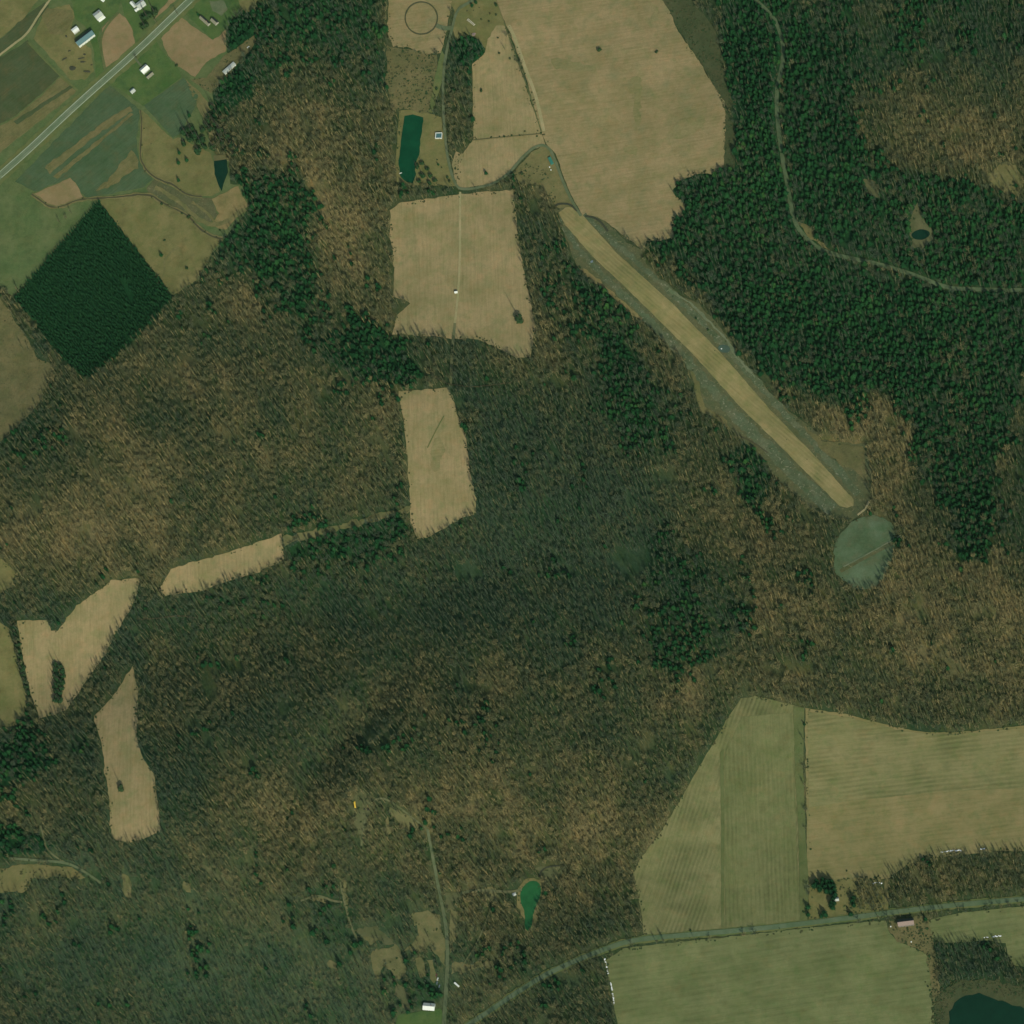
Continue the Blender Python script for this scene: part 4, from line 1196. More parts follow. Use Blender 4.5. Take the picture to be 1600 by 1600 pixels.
BRUSH = np.zeros(GX.shape, np.float32)
for poly, k in [([(1036, 0), (1080, 0), (1118, 45), (1130, 90), (1136, 135), (1146, 165), (1134, 176), (1112, 125), (1085, 82), (1060, 48), (1048, 18)], .5), ([(1133, 175), (1150, 200), (1148, 262), (1130, 262)], .5),
                ([(603, 70), (632, 76), (682, 86), (682, 110), (672, 178), (640, 172), (612, 168), (604, 130)], .5), ([(322, 122), (350, 88), (392, 58), (402, 52), (398, 70), (352, 124), (330, 146), (298, 124)], .35),
                ([(1388, 1440), (1440, 1432), (1458, 1468), (1468, 1545), (1456, 1590), (1448, 1492), (1404, 1470)], .55), ([(1452, 1600), (1470, 1540), (1500, 1528), (1600, 1540), (1600, 1575), (1540, 1552), (1500, 1556), (1484, 1600)], .6),
                ([(800, 272), (830, 250), (850, 262), (870, 300), (872, 324), (845, 290)], .4), ([(872, 328), (915, 335), (975, 375), (1065, 462), (1145, 538), (1218, 628), (1282, 687), (1352, 694), (1362, 790), (1330, 815), (1262, 792), (1150, 682), (1085, 602), (990, 494), (885, 372)], .07),
                ([(1256, 664), (1282, 688), (1350, 700), (1358, 760), (1310, 724)], .3), ([(1030, 432), (1092, 475), (1145, 538), (1085, 495)], .25), ([(642, 1420), (696, 1432), (696, 1512), (630, 1486)], .22), ([(582, 1488), (617, 1475), (635, 1526), (585, 1532)], .22),
                ([(550, 1234), (586, 1248), (566, 1324), (548, 1258)], .35), ([(692, 1393), (722, 1394), (708, 1426)], .3), ([(704, 1504), (780, 1496), (778, 1506), (706, 1520)], .25), ([(0, 1358), (134, 1355), (134, 1372), (42, 1392), (0, 1396)], .3),
                ([(0, 468), (86, 572), (62, 628), (0, 694)], .12), ([(700, 0), (776, 0), (792, 44), (748, 62), (712, 64)], .14), ([(700, 230), (724, 240), (716, 290), (706, 270)], .5), ([(1263, 1372), (1380, 1372), (1384, 1424), (1264, 1440)], .22), ([(1310, 1372), (1380, 1372), (1384, 1424), (1320, 1430)], .5),
                ([(154, 313), (225, 305), (295, 338), (346, 373), (308, 438), (270, 462)], .05), ([(222, 172), (279, 214), (336, 272), (345, 300), (270, 287), (221, 215)], .05), ([(332, 312), (372, 290), (390, 322), (354, 360)], .1), ([(838, 1358), (878, 1354), (876, 1370), (846, 1372)], .4),
                ([(1420, 345), (1434, 316), (1462, 362), (1440, 392)], .3), ([(1545, 275), (1600, 260), (1590, 308)], .2), ([(808, 1390), (832, 1370), (852, 1394), (828, 1466), (818, 1432)], .25), ([(205, 4), (262, 0), (226, 60), (206, 42)], .12)]:
    paint(BRUSH, extend(poly), k)
WATER = np.zeros(GX.shape, bool)
for poly in [[(632, 181), (662, 184), (655, 242), (645, 286), (623, 270)], [(335, 252), (356, 249), (347, 299)], [(1419, 366), (1440, 354), (1458, 366), (1438, 380)], [(1472, 1600), (1486, 1558), (1530, 1543), (1600, 1562), (1600, 1600)], [(811, 1396), (830, 1374), (848, 1390), (833, 1440), (822, 1458)], [(1120, 540), (1142, 540), (1142, 553), (1122, 553)]]:
    paint(WATER, extend(poly), True)
hx, hy = jitter_grid(3.1, 12, .5)
hs = (fnoise(hx, hy, 14, 131) * 1.1 < look(BRUSH, hx, hy) + .18) & (look(BRUSH, hx, hy) > 0) & (rng.random(len(hx)) < look(BRUSH, hx, hy)) & ~look(WATER, hx, hy)
# ragged weeds and saplings along every edge between wood and open land
OPx = look(OPEN, hx, hy)
near = np.zeros(len(hx), bool)
for ddx, ddy in ((5, 0), (-5, 0), (0, 5), (0, -5)):
    near |= look(OPEN, hx + ddx, hy + ddy) != OPx
CLEARWAY = np.zeros(GX.shape, bool)
hs |= near & (fnoise(hx, hy, 10, 141) > .52) & (rng.random(len(hx)) < .5) & ~look(WATER, hx, hy) & ~((hx < 420) & (hy < 330)) & ~((hx > 640) & (hx < 730) & (hy > 1270))
hs &= ~((np.abs(hx - 686) < 9) & (np.abs(hy - 213) < 9)) & ~((np.abs(hx - 1416) < 16) & (np.abs(hy - 1443) < 9))
BR = dict(x=hx[hs], y=hy[hs])


g_ = rng.random(len(BA['x'])) < np.clip(.02 - warmth(BA['x'], BA['y']) * .7 + (fnoise(BA['x'], BA['y'], 40, 151) - .5) * .9, .02, .85)
BA['v'] = np.where(g_, 6 + BA['v'] % 3, BA['v'])
BA['s'] *= .80 + .50 * fnoise(BA['x'], BA['y'], 55, 161)
pale_ = np.exp(-0.5 * (((BA['x'] - 280) / 260) ** 2 + ((BA['y'] - 1500) / 90) ** 2)) + np.exp(-0.5 * (((BA['x'] - 560) / 160) ** 2 + ((BA['y'] - 1560) / 60) ** 2))
BA['s'] *= 1 - .30 * np.clip(pale_, 0, 1)
BA['s'] = np.where(rng.random(len(BA['s'])) < .08, BA['s'] * 1.18, BA['s'])


def take_individuals(d, count):
    infr = (d['x'] > 8) & (d['x'] < 1592) & (d['y'] > 12) & (d['y'] < 1592)
    order = np.argsort(-(d['s'] * d['w'] ** 2) * infr)
    top = order[:count]
    rest = np.ones(len(d['x']), bool)
    rest[top] = False
    return top, rest


def gn_forest(name, d, rest, meshes, label):
    me = bpy.data.meshes.new(name)
    P = d['p'][rest]
    me.from_pydata(P.tolist(), [], [])
    for an, typ, val in (('rotz', 'FLOAT', d['r'][rest]), ('tint', 'FLOAT', d['t'][rest]), ('kindof', 'INT', d['v'][rest])):
        me.attributes.new(an, typ, 'POINT').data.foreach_set('value', np.ascontiguousarray(val, dtype=np.int32 if typ == 'INT' else np.float32))
    s = np.stack([d['s'][rest] * d['w'][rest], d['s'][rest] * d['w'][rest], d['s'][rest]], 1).astype(np.float32)
    me.attributes.new('size', 'FLOAT_VECTOR', 'POINT').data.foreach_set('vector', s.ravel())
    o = bpy.data.objects.new(name, me)
    COL.objects.link(o)
    ng = bpy.data.node_groups.new(name + ' scatter', 'GeometryNodeTree')
    ng.interface.new_socket('Geometry', in_out='INPUT', socket_type='NodeSocketGeometry')
    ng.interface.new_socket('Geometry', in_out='OUTPUT', socket_type='NodeSocketGeometry')
    n, l = ng.nodes, ng.links
    gi, go = n.new('NodeGroupInput'), n.new('NodeGroupOutput')
    iop = n.new('GeometryNodeInstanceOnPoints')
    join = n.new('GeometryNodeJoinGeometry')
    for m_ in meshes:
        so = bpy.data.objects.new('tree shape', m_)
        oi = n.new('GeometryNodeObjectInfo')
        oi.inputs['Object'].default_value = so
        oi.inputs['As Instance'].default_value = False
        g2i = n.new('GeometryNodeGeometryToInstance')
        l.new(oi.outputs['Geometry'], g2i.inputs[0])
        l.new(g2i.outputs[0], join.inputs[0])
    l.new(gi.outputs[0], iop.inputs['Points'])
    l.new(join.outputs[0], iop.inputs['Instance'])
    iop.inputs['Pick Instance'].default_value = True

    def named(an, typ):
        k = n.new('GeometryNodeInputNamedAttribute')
        k.data_type = typ
        k.inputs['Name'].default_value = an
        return k.outputs['Attribute']
    l.new(named('kindof', 'INT'), iop.inputs['Instance Index'])
    cxyz = n.new('ShaderNodeCombineXYZ')
    l.new(named('rotz', 'FLOAT'), cxyz.inputs[2])
    e2r = n.new('FunctionNodeEulerToRotation')
    l.new(cxyz.outputs[0], e2r.inputs[0])
    l.new(e2r.outputs[0], iop.inputs['Rotation'])
    l.new(named('size', 'FLOAT_VECTOR'), iop.inputs['Scale'])
    l.new(iop.outputs[0], go.inputs[0])
    md = o.modifiers.new('scatter', 'NODES')
    md.node_group = ng
    return tag(o, label, None, None, 'stuff')


dress(BR, .14, .5, lambda x, y, r, n: .45 + .55 * r.random(n), 4, 3)
BR['w'] = BR['w'] * np.random.default_rng(5).uniform(1.2, 2.4, len(BR['w']))
gn_forest('brush', BR, np.ones(len(BR['x']), bool), BUSH, 'low brown brush and weeds along clearings and wood edges')
print('COUNTS', len(SP['x']), len(EV['x']), len(BA['x']), len(BR['x']))
for d, protos, meshes, nm, lab, cat, grp, stuff_nm, stuff_lab in [
    (SP, P_SPRUCE, SPRUCE, 'plantation_spruce', 'small dark spruce packed in the square plantation', 'tree', 'spruces of the square plantation', 'spruce_plantation_mass', 'dense dark square of planted spruces'),
    (EV, P_CONE, CONE, 'evergreen_tree', 'dark green evergreen in the woods', 'tree', 'evergreens of the woods', 'evergreen_forest', 'dark evergreen wood seen as one mass'),
    (BA, P_BARE, BARE, 'bare_tree', 'leafless grey brown tree in the woods', 'tree', 'bare trees of the woods', 'bare_forest', 'leafless grey brown wood seen as one mass')]:
    top, rest = take_individuals(d, 270)
    gn_forest(stuff_nm, d, rest, meshes, stuff_lab)
    for i in top:
        x_, y_ = d['x'][i], d['y'][i]
        if nm == 'plantation_spruce':
            w_ = part_of_plantation(x_, y_)
            l_, g_ = 'small dark spruce ' + (w_ + ' of the square plantation' if 'heart' in w_ else 'in ' + w_.replace('right of', 'the right side of').replace('left of', 'the left side of') + ' of the square plantation'), grp + ' ' + w_
        else:
            w_ = place_of(x_, y_)
            l_, g_ = lab + ' nearest ' + w_, grp + ' nearest ' + w_
        plant(protos[d['v'][i]], Vector(d['p'][i]), d['r'][i], (d['s'][i] * d['w'][i],) * 2 + (d['s'][i],), d['t'][i], l_, cat, g_)

# ------------------------------------------------------------------ single trees and shrubs
def tree_at(kind, px, py, sc, label, tint=.4, group=None, cat='tree'):
    P = {'e': P_CONE, 'b': P_BARE, 's': P_BUSH, 't': P_BROAD}[kind]
    return plant(P[random.randrange(len(P))], pt(px, py), random.uniform(0, .5) if isinstance(sc, tuple) else random.uniform(0, 6.28), sc, tint, label, 'shrub' if kind == 's' else cat, group)


for a in [('s', 937, 80, 2.0, 'larger dark round shrub in the large tan field'), ('s', 1027, 82, 1.4, 'smaller dark shrub at the right of the large tan field'),
          ('s', 753, 142, 1.5, 'small oval shrub in the narrow tan field'), ('e', 760, 272, .75, 'dark tree alone in the small field inside the curving drive'),
          ('s', 1088, 498, 1.0, 'dark shrub on the slope above the grey pool'), ('s', 1107, 516, 1.1, 'dark shrub nearest the grey pool'),
          ('e', 297, 182, .85, 'lone evergreen in the dark green field corner'), ('e', 281, 240, .75, 'upper evergreen of three in the yellow meadow'),
          ('e', 293, 252, .8, 'slender evergreen beside the yellow meadow clump'), ('e', 280, 256, .8, 'lower evergreen of three in the yellow meadow'),
          ('e', 280, 283, .8, 'lone evergreen at the foot of the yellow meadow'), ('s', 253, 319, 1.2, 'dark bush leaning over the plantation creek'),
          ('s', 296, 340, 1.6, 'dark bush at the creek bend'), ('s', 257, 376, 1.0, 'thin bush in the rough meadow'), ('e', 253, 400, .8, 'evergreen at the lower edge of the rough meadow'),
          ('s', 292, 420, 1.4, 'dark bush right of the rough meadow'), ('e', 81, 604, .8, 'evergreen at the edge of the reddish meadow'),
          ('t', 812, 500, (3.6, 4.6, 3.6), 'large dark tree standing alone in the central tan field'), ('t', 190, 1232, (2.6, 3.4, 2.8), 'small dark tree alone in the slender tan clearing'),
          ('t', 232, 30, (4.2, 4.2, 4.2), 'huge bare tree beside the sprawling white house'), ('t', 243, 22, (3.4, 3.4, 3.6), 'bare tree right of the sprawling white house'), ('t', 228, 44, (3.4, 3.4, 3.6), 'bare tree nearest the highway below the white house'),
          ('b', 280, 26, 1.1, 'bare tree casting shade across the highway'), ('b', 214, 92, 1.0, 'bare tree at the twin roofed house driveway'), ('b', 247, 40, 1.1, 'bare tree between the white house and highway'),
          ('e', 310, 24, .6, 'dark tree at the corner of the tan roofed house'), ('s', 276, 103, 1.3, 'bush on the corner of the bright lawn'),
          ('b', 632, 472, .9, 'bare tree jutting into the central tan field'), ('b', 640, 474, .75, 'outermost bare tree jutting into the central tan field'), ('b', 626, 468, .9, 'bare tree at the left edge of the central tan field'),
          ('s', 344, 360, .8, 'small bush on the sandy ground'), ('e', 382, 305, .8, 'evergreen at the right edge of the sandy ground'),
          ('s', 816, 272, 1.4, 'round bush below the drive curve'), ('s', 776, 8, 1.6, 'long bush at the top of the fence line'), ('e', 738, 10, .7, 'dark tree beside the drive bend'), ('e', 744, 5, .7, 'dark tree at the top of the drive bend'),
          ('b', 792, 58, 1.0, 'bare tree on the fence line of the large field'), ('b', 789, 78, .8, 'lower bare tree on the fence line'), ('s', 683, 140, 1.4, 'bush between strip and drive'), ('s', 684, 160, 1.2, 'lower bush between strip and drive'),
          ('s', 1256, 1425, 1.0, 'bush at the corner of the farmstead yard'), ('e', 685, 258, .5, 'small evergreen right of the long pond'), ('b', 95, 350, .9, 'bare tree left of the plantation tip'), ('b', 104, 342, 1.0, 'tall bare tree left of the plantation tip'),
          ('b', 112, 334, .95, 'bare tree nearest the plantation tip'), ('b', 36, 545, 1.0, 'bare tree in the reddish meadow'), ('b', 46, 548, .9, 'second bare tree in the reddish meadow'), ('s', 1323, 1361, .7, 'tiny bush in the broad tan field'),
          ('s', 1079, 1454, .9, 'small bush beside the country road'), ('e', 382, 20, .7, 'evergreen at the head of the brush lane')]:
    tree_at(*a, tint=random.uniform(.3, .6))
for k, (x, y) in enumerate([(290, 208), (300, 203), (298, 220), (289, 225), (304, 214), (314, 222), (320, 232), (312, 238), (326, 190), (336, 195), (330, 205), (343, 205), (345, 218), (335, 232), (350, 226), (324, 200)]):
    tree_at('t', x, y, random.uniform(2.6, 3.8), 'dark evergreen in the loose grove above the small teal pond', random.uniform(.0, .25), 'evergreens above the small teal pond')
for k, (x, y, q) in enumerate([(333, 168, 3.0), (340, 178, 3.2), (328, 182, 2.6), (336, 192, 3.0), (348, 190, 2.8), (346, 206, 3.0), (356, 214, 2.8), (362, 228, 3.0), (372, 236, 2.8), (366, 244, 2.6), (380, 240, 2.8), (352, 236, 2.4), (340, 222, 2.6), (318, 206, 2.6)]):
    tree_at('t', x, y, q, 'dark round tree at the wood edge above the small teal pond', random.uniform(.0, .2), 'dark trees at the wood edge above the small teal pond')
for x, y in [(224, 200), (221, 228), (228, 268), (250, 284), (262, 287), (282, 298), (180, 308), (236, 307), (264, 322), (284, 333), (304, 348), (322, 364), (338, 371), (70, 318), (92, 324), (130, 311)]:
    tree_at('s', x + random.uniform(-2, 2), y + random.uniform(-2, 2), random.uniform(.5, 1.1), 'small brown bush on the bank of the winding creek', random.uniform(.4, .9), 'bushes on the winding creek')
for x, y in [(1478, 1556), (1490, 1548), (1506, 1542), (1524, 1540), (1544, 1546), (1562, 1552), (1580, 1556), (1596, 1560), (1474, 1574), (1472, 1590), (1534, 1544), (1570, 1556)]:
    tree_at('b', x + random.uniform(-3, 3), y + random.uniform(-3, 3), random.uniform(.4, .6), 'low bare tree on the shore of the dark corner pond', random.uniform(.1, .5), 'bare trees around the dark corner pond')
for x, y in [(652, 262), (660, 256), (668, 266), (674, 276), (662, 276), (655, 285), (672, 286), (680, 284)]:
    tree_at('t', x, y, random.uniform(2.0, 2.8), 'dark evergreen clustered on the corner of the long pond', random.uniform(.0, .25), 'evergreens at the long pond')
for k in range(16):
    tree_at('t', 21 + k * 1.85 + random.uniform(-2, 2), 972 + k * 9.3, random.uniform(1.8, 2.8), 'dark tree in the hedge between olive and hooked fields', random.uniform(.05, .3), 'dark trees of the left hedge')
for y in range(1042, 1104, 7):
    for x in (89, 97):
        tree_at('t', x + random.uniform(-2, 2), y + random.uniform(-2, 2), random.uniform(2.2, 3.0), 'dark tree in the long clump of the hooked field', random.uniform(.05, .25), 'dark trees of the long clump')
for x, y, s in [(1276, 1384, .95), (1286, 1382, 1.0), (1294, 1380, 1.0), (1302, 1386, .95), (1281, 1392, .85), (1298, 1395, .9), (1304, 1402, .8), (1300, 1412, .8), (1302, 1420, .8), (1332, 1410, .85), (1335, 1416, .75), (1288, 1428, .8), (1284, 1432, .7), (1330, 1430, .75), (1272, 1386, .9), (1280, 1388, 1.0), (1290, 1388, 1.0), (1298, 1386, 1.0), (1304, 1392, .9), (1286, 1376, .9), (1276, 1378, .85), (1292, 1394, .9), (1300, 1379, .9), (1306, 1399, .8), (1302, 1407, .85), (1300, 1416, .85), (1304, 1413, .8), (1290, 1431, .8), (1334, 1404, .8)]:
    tree_at('e', x, y, s * 1.25, 'dark evergreen in the roadside farmstead yard', random.uniform(.0, .2), 'evergreens of the farmstead yard')
for x, y in [(1346, 1384), (1354, 1390), (1362, 1396), (1370, 1400), (1358, 1408), (1348, 1412), (1366, 1416), (1374, 1410), (1352, 1424), (1376, 1424), (1340, 1396)]:
    tree_at('b', x, y, random.uniform(.45, .65), 'low bare tree in the brush beside the farmstead', random.uniform(.3, .6), 'bare trees beside the farmstead')
for x, y in [(744, 217), (768, 215), (781, 214), (788, 214), (800, 212), (846, 208), (812, 212)]:
    tree_at('s', x, y, random.uniform(.5, 1.0), 'small dark bush on the fence line of the narrow field', random.uniform(.2, .5), 'bushes on the narrow field fence')
for x, y in [(766, 22), (776, 24), (764, 34), (778, 60), (780, 84), (797, 92)]:
    tree_at('s', x, y, random.uniform(.7, 1.1), 'small brown shrub in the yellow grass lot', random.uniform(.6, .9), 'shrubs of the yellow grass lot')
for x, y in [(690, 262), (683, 250), (700, 278), (676, 296), (690, 292), (697, 296), (703, 284)]:
    tree_at('s', x, y, random.uniform(.6, 1.2), 'low bush on the bank right of the long pond', random.uniform(.2, .7), 'bushes right of the long pond')
for x, y in [(604, 30), (612, 78), (624, 80), (632, 78), (650, 82), (606, 100), (612, 118), (664, 84)]:
    tree_at('b', x, y, random.uniform(.5, .7), 'low bare tree on the brush land edge', random.uniform(.2, .6), 'bare trees on the brush land')
for k in range(26):
    x, y = random.uniform(1395, 1462), random.uniform(1446, 1560)
    if look(OPEN, x, y) and (x > 1440 or y < 1472):
        tree_at('s', x, y, random.uniform(.4, .8), 'low brown bush in the brush by the pink roofed barn', random.uniform(.6, 1), 'bushes by the pink roofed barn')


# ------------------------------------------------------------------ buildings
def building(name, label, px, py, length, width, deg, wall=3.2, rise=1.8, roof=('white_roof', 'white_roof'), walls='white_wall', cat='house', chimney=False, openings=True, eave=.5):
    """Gabled building: four walls with gables, two roof slopes (the first faces left of its long axis), ridge cap, door and windows."""
    e = thing(name, label, cat, pt(px, py), math.radians(deg))
    L, W = length / 2, width / 2
    b = MB()
    b.add([(-L, -W, -1), (L, -W, -1), (L, W, -1), (-L, W, -1), (-L, -W, wall), (L, -W, wall), (L, W, wall), (-L, W, wall), (-L, 0, wall + rise), (L, 0, wall + rise)],
          [(0, 1, 5, 4), (2, 3, 7, 6), (1, 2, 6, 9, 5), (3, 0, 4, 8, 7)])
    b.build('wall', M[walls], e)
    lx = L + eave
    k = rise / W
    for s, m_ in ((1, roof[0]), (-1, roof[1])):
        y1, z1 = s * (W + eave), wall - k * eave + .1
        r = MB()
        n = max(2, int(length / 1.2))
        # sheets of the slope, each lapped a little over the next
        for i in range(n):
            x0, x1 = -lx + 2 * lx * i / n, -lx + 2 * lx * (i + 1) / n + .04
            dz = .04 * (i % 2)
            r.add([(x0, y1, z1 + dz), (x1, y1, z1 + dz), (x1, 0, wall + rise + .1 + dz), (x0, 0, wall + rise + .1 + dz), (x0, y1, z1 - .15), (x1, y1, z1 - .15)],
                  [(0, 1, 2, 3) if s < 0 else (3, 2, 1, 0), (0, 4, 5, 1) if s < 0 else (1, 5, 4, 0)])
        r.build('roof', M[m_], e)
    c = MB()
    c.box((0, 0, wall + rise + .16), (2 * lx, .5, .16))
    c.build('ridge_cap', M[roof[1]], e)
    if chimney:
        c = MB()
        c.box((L * .45, W * .25, wall + rise + .4), (.9, .9, 2.2))
        c.build('chimney', M['brick'], e)
    if openings:
        d = MB()
        d.box((L * .1, -W - .06, 1.05), (1.1, .1, 2.1))
        d.build('door', M['grey_wood'], e)
        for q in (-.62, -.28, .42, .72):
            w = MB()
            w.box((L * q, -W - .05, 1.7), (1.2, .08, 1.1))
            w.build('window', M['glass'], e)
    return e


building('barn', 'large barn with teal metal roof and white walls in the farmyard', 134, 62, 33, 13, 37, 7.5, 4.2, ('dark_or_shaded_roof', 'teal_roof'), 'white_wall', 'barn')  # shade of the upper left slope is painted in as a dark roof
building('shed', 'small white roofed shed touching the large barn', 119, 49, 10.5, 8, 37, 6.5, 1.0, ('white_roof', 'white_roof'), 'white_wall', 'shed')
building('farmhouse', 'farmhouse with grey and white roof above the large barn', 155, 26, 13, 13, 37, 7.0, 2.6, ('pale_roof', 'pale_roof'), 'white_wall', chimney=True)
building('porch_annex', 'white porch wing along the farmhouse', 159.5, 30.5, 12, 4.5, 37, 2.8, .7, ('white_roof', 'white_roof'), 'white_wall', 'house', openings=False)
building('house_wing', 'left wing of the sprawling white house', 209, 8, 12, 5.5, -52, 3.5, 1.2, ('pale_roof', 'white_roof'), 'white_wall', 'house', openings=False)
building('sprawling_house', 'sprawling white house at the top edge beside bare trees', 221, 9, 14, 11, 37, 6.5, 2.2, ('pale_roof', 'pale_roof'), 'white_wall', chimney=True)
building('house_annex', 'brightest white annex below the sprawling house', 215, 15.5, 8.5, 4.5, 37, 3.0, .8, ('white_roof', 'white_roof'), 'white_wall', 'house', openings=False)
building('outbuilding', 'small white outbuilding cut by the top edge', 161.5, 1.5, 5, 4, -40, 3, .8, ('white_roof', 'white_roof'), 'white_wall', 'shed', openings=False)
building('house', 'house with grey and bright white roof beside the highway', 227, 110, 13.5, 10.5, 42, 5.5, 3.0, ('pale_roof', 'white_roof'), 'white_wall', chimney=True)
building('garage', 'tan roofed garage behind the highway house', 234.5, 118.5, 12.5, 6.5, 40, 3.0, 1.2, ('dark_or_shaded_roof', 'tan_roof'), 'tan_wall', 'garage')
building('shed', 'small grey teal shed alone on the bright lawn', 208, 143.5, 7.5, 6.5, 40, 4.4, 1.6, ('grey_roof', 'pale_roof'), 'white_wall', 'shed')
building('ranch_house', 'long tan roofed house wing on the green lawn', 321, 34, 22, 6, -47, 4.5, 2.2, ('dark_or_shaded_roof', 'tan_roof'), 'tan_wall', chimney=True)
building('ranch_house', 'shorter tan roofed house wing beside the long one', 336, 35, 13, 7, -47, 4.5, 2.2, ('dark_or_shaded_roof', 'tan_roof'), 'tan_wall')
building('mobile_home', 'long pale mobile home beside the dark wood', 359, 108, 24, 6.5, 42, 4.4, .5, ('pale_roof', 'pale_roof'), 'white_wall', 'mobile home')
building('house', 'white roofed house in the lower woods above the green yard', 671, 1574, 17, 10, -8, 4.0, 2.4, ('pale_roof', 'white_roof'), 'white_wall', chimney=True)
building('roadside_barn', 'weathered barn with rusty pink roof below the country road', 1416, 1443, 23, 9, 4, 8.0, 3.0, ('dark_or_shaded_roof', 'pink_roof'), 'grey_wood', 'barn')  # north slope coloured dark to carry the shadow on that side
building('farm_cottage', 'grey roofed cottage hidden among the yard evergreens', 1307, 1406, 7, 5, 5, 3.2, 1.4, ('grey_roof', 'pale_roof'), 'tan_wall', 'house')
building('pond_hut', 'tiny pale hut left of the bright green pond', 804, 1398, 4.5, 3.5, 20, 2.4, .8, ('white_roof', 'pale_roof'), 'tan_wall', 'hut', openings=False)
building('hunting_blind', 'tiny white hunting blind in the central tan field', 713, 457, 4.2, 4.0, 5, 3.4, .6, ('dark_or_shaded_roof', 'white_roof'), 'white_wall', 'hut', openings=False)

# cabin with a white parapet round a teal flat roof
e = thing('cabin', 'square cabin with teal flat roof and white parapet by the drive', 'cabin', pt(686, 213), math.radians(-4))
b = MB()
b.box((0, 0, 1.2), (11, 10, 4.0))
b.build('wall', M['white_wall'], e)
b = MB()
b.box((0.4, -.4, 3.26), (9.4, 8.4, .1))
b.build('roof', M['teal_roof'], e)
b = MB()
b.box((-4.9, 0, 3.6), (1.2, 10, .9))
b.box((0.6, 4.5, 3.6), (9.7, 1.0, .9))
b.box((5.2, -.5, 3.4), (.6, 9, .5))
b.box((0.3, -4.8, 3.4), (9.2, .4, .5))
b.build('parapet', M['white_wall'], e)
b = MB()
b.box((1, -5.05, 1.0), (1.1, .1, 2.1))
b.build('door', M['grey_wood'], e)


# ------------------------------------------------------------------ vehicles and small things
def wheels(e, xs, y, r=.5):
    for x in xs:
        for s in (-1, 1):
            b = MB()
            b.tube((x, s * (y - .15), r), (x, s * (y + .15), r), r, r, 10, 0, True)
            b.build('wheel', M['rubber'], e)


def bus(px, py, deg, label):
    e = thing('yellow_bus', label, 'bus', pt(px, py), math.radians(deg))
    b = MB()
    b.box((0, 0, 1.75), (9.4, 2.5, 2.2))
    b.box((0, 0, 2.95), (9.2, 2.2, .2), taper=.96)
    b.build('body', M['yellow'], e)
    b = MB()
    b.box((5.4, 0, 1.2), (1.5, 2.1, 1.1))
    b.build('hood', M['yellow'], e)
    for s in (-1, 1):
        for k in range(7):
            w = MB()
            w.box((-3.9 + k * 1.25, s * 1.27, 2.15), (.95, .05, .7))
            w.build('window', M['glass'], e)
    w = MB()
    w.box((4.72, 0, 2.2), (.05, 2.1, .8))
    w.build('windscreen', M['glass'], e)
    wheels(e, (-2.6, 4.6), 1.15)


def car(px, py, deg, paint_, label, group=None):
    e = thing('parked_car', label, 'car', pt(px, py), math.radians(deg), group)
    b = MB()
    b.box((0, 0, .65), (4.4, 1.8, .6))
    b.build('body', M[paint_], e)
    b = MB()
    b.box((-.2, 0, 1.2), (2.3, 1.6, .55), taper=.82)
    b.build('cabin', M['glass'], e)
    b = MB()
    b.box((-.2, 0, 1.5), (1.7, 1.25, .06))
    b.build('roof', M[paint_], e)
    wheels(e, (-1.4, 1.4), .85, .33)


def trailer(px, py, deg, L, W, H, paint_, label, cat='trailer', name='box_trailer'):
    e = thing(name, label, cat, pt(px, py), math.radians(deg))
    b = MB()
    b.box((0, 0, .8 + H / 2), (L, W, H))
    b.build('body', M[paint_], e)
    b = MB()
    b.box((0, 0, .85 + H), (L * .98, W * .94, .12), taper=.97)
    b.build('roof', M[paint_], e)
    b = MB()
    b.tube((L / 2, 0, .7), (L / 2 + 1.6, 0, .6), .12, .08, 5)
    b.build('drawbar', M['grey_wood'], e)
    d = MB()
    d.box((-L / 2 - .04, 0, .8 + H / 2), (.06, W * .8, H * .85))
    d.build('rear_door', M['grey_wood'], e)
    wheels(e, (-L * .18, -L * .18 + 1.2), W / 2 - .1, .42)
    return e


bus(555, 1258, 98, 'yellow bus abandoned in a rough clearing in the woods')
trailer(861, 252, -68, 13.5, 5.2, 2.6, 'teal_paint', 'long teal green trailer parked inside the drive curve')
trailer(714, 1539, -43, 9.5, 2.6, 2.4, 'car_white', 'narrow white trailer right of the lower road')
car(684, 1530, 70, 'car_white', 'white car at the top of the cars beside the lower road')
car(683, 1536, 80, 'car_grey', 'grey car in the middle of those beside the lower road')
car(686.5, 1541, 75, 'car_grey', 'grey car parked lowest beside the lower road')
car(682, 1524, 85, 'car_red', 'dull red car parked highest beside the lower road')
car(388, 74, 40, 'car_white', 'pale car parked at the wood edge of the brush lane')


def barrel(px, py, label):
    e = thing('water_tank', label, 'tank', pt(px, py))
    b = MB()
    b.tube((0, 0, 0), (0, 0, 1.7), .9, .95, 12, 0, True)
    b.build('body', M['white_roof'], e)
    b = MB()
    b.tube((0, 0, 1.7), (0, 0, 1.95), .8, .35, 12, 0, True)
    b.build('lid', M['white_roof'], e)


barrel(859, 261.5, 'upper white tank below the teal trailer')
barrel(861, 266, 'lower white tank below the teal trailer')
barrel(1392, 1448, 'white tank left of the pink roofed barn')
barrel(1424, 1472, 'white tank below the pink roofed barn')
barrel(1127.5, 545.5, 'tiny white buoy tank in the grey pool')

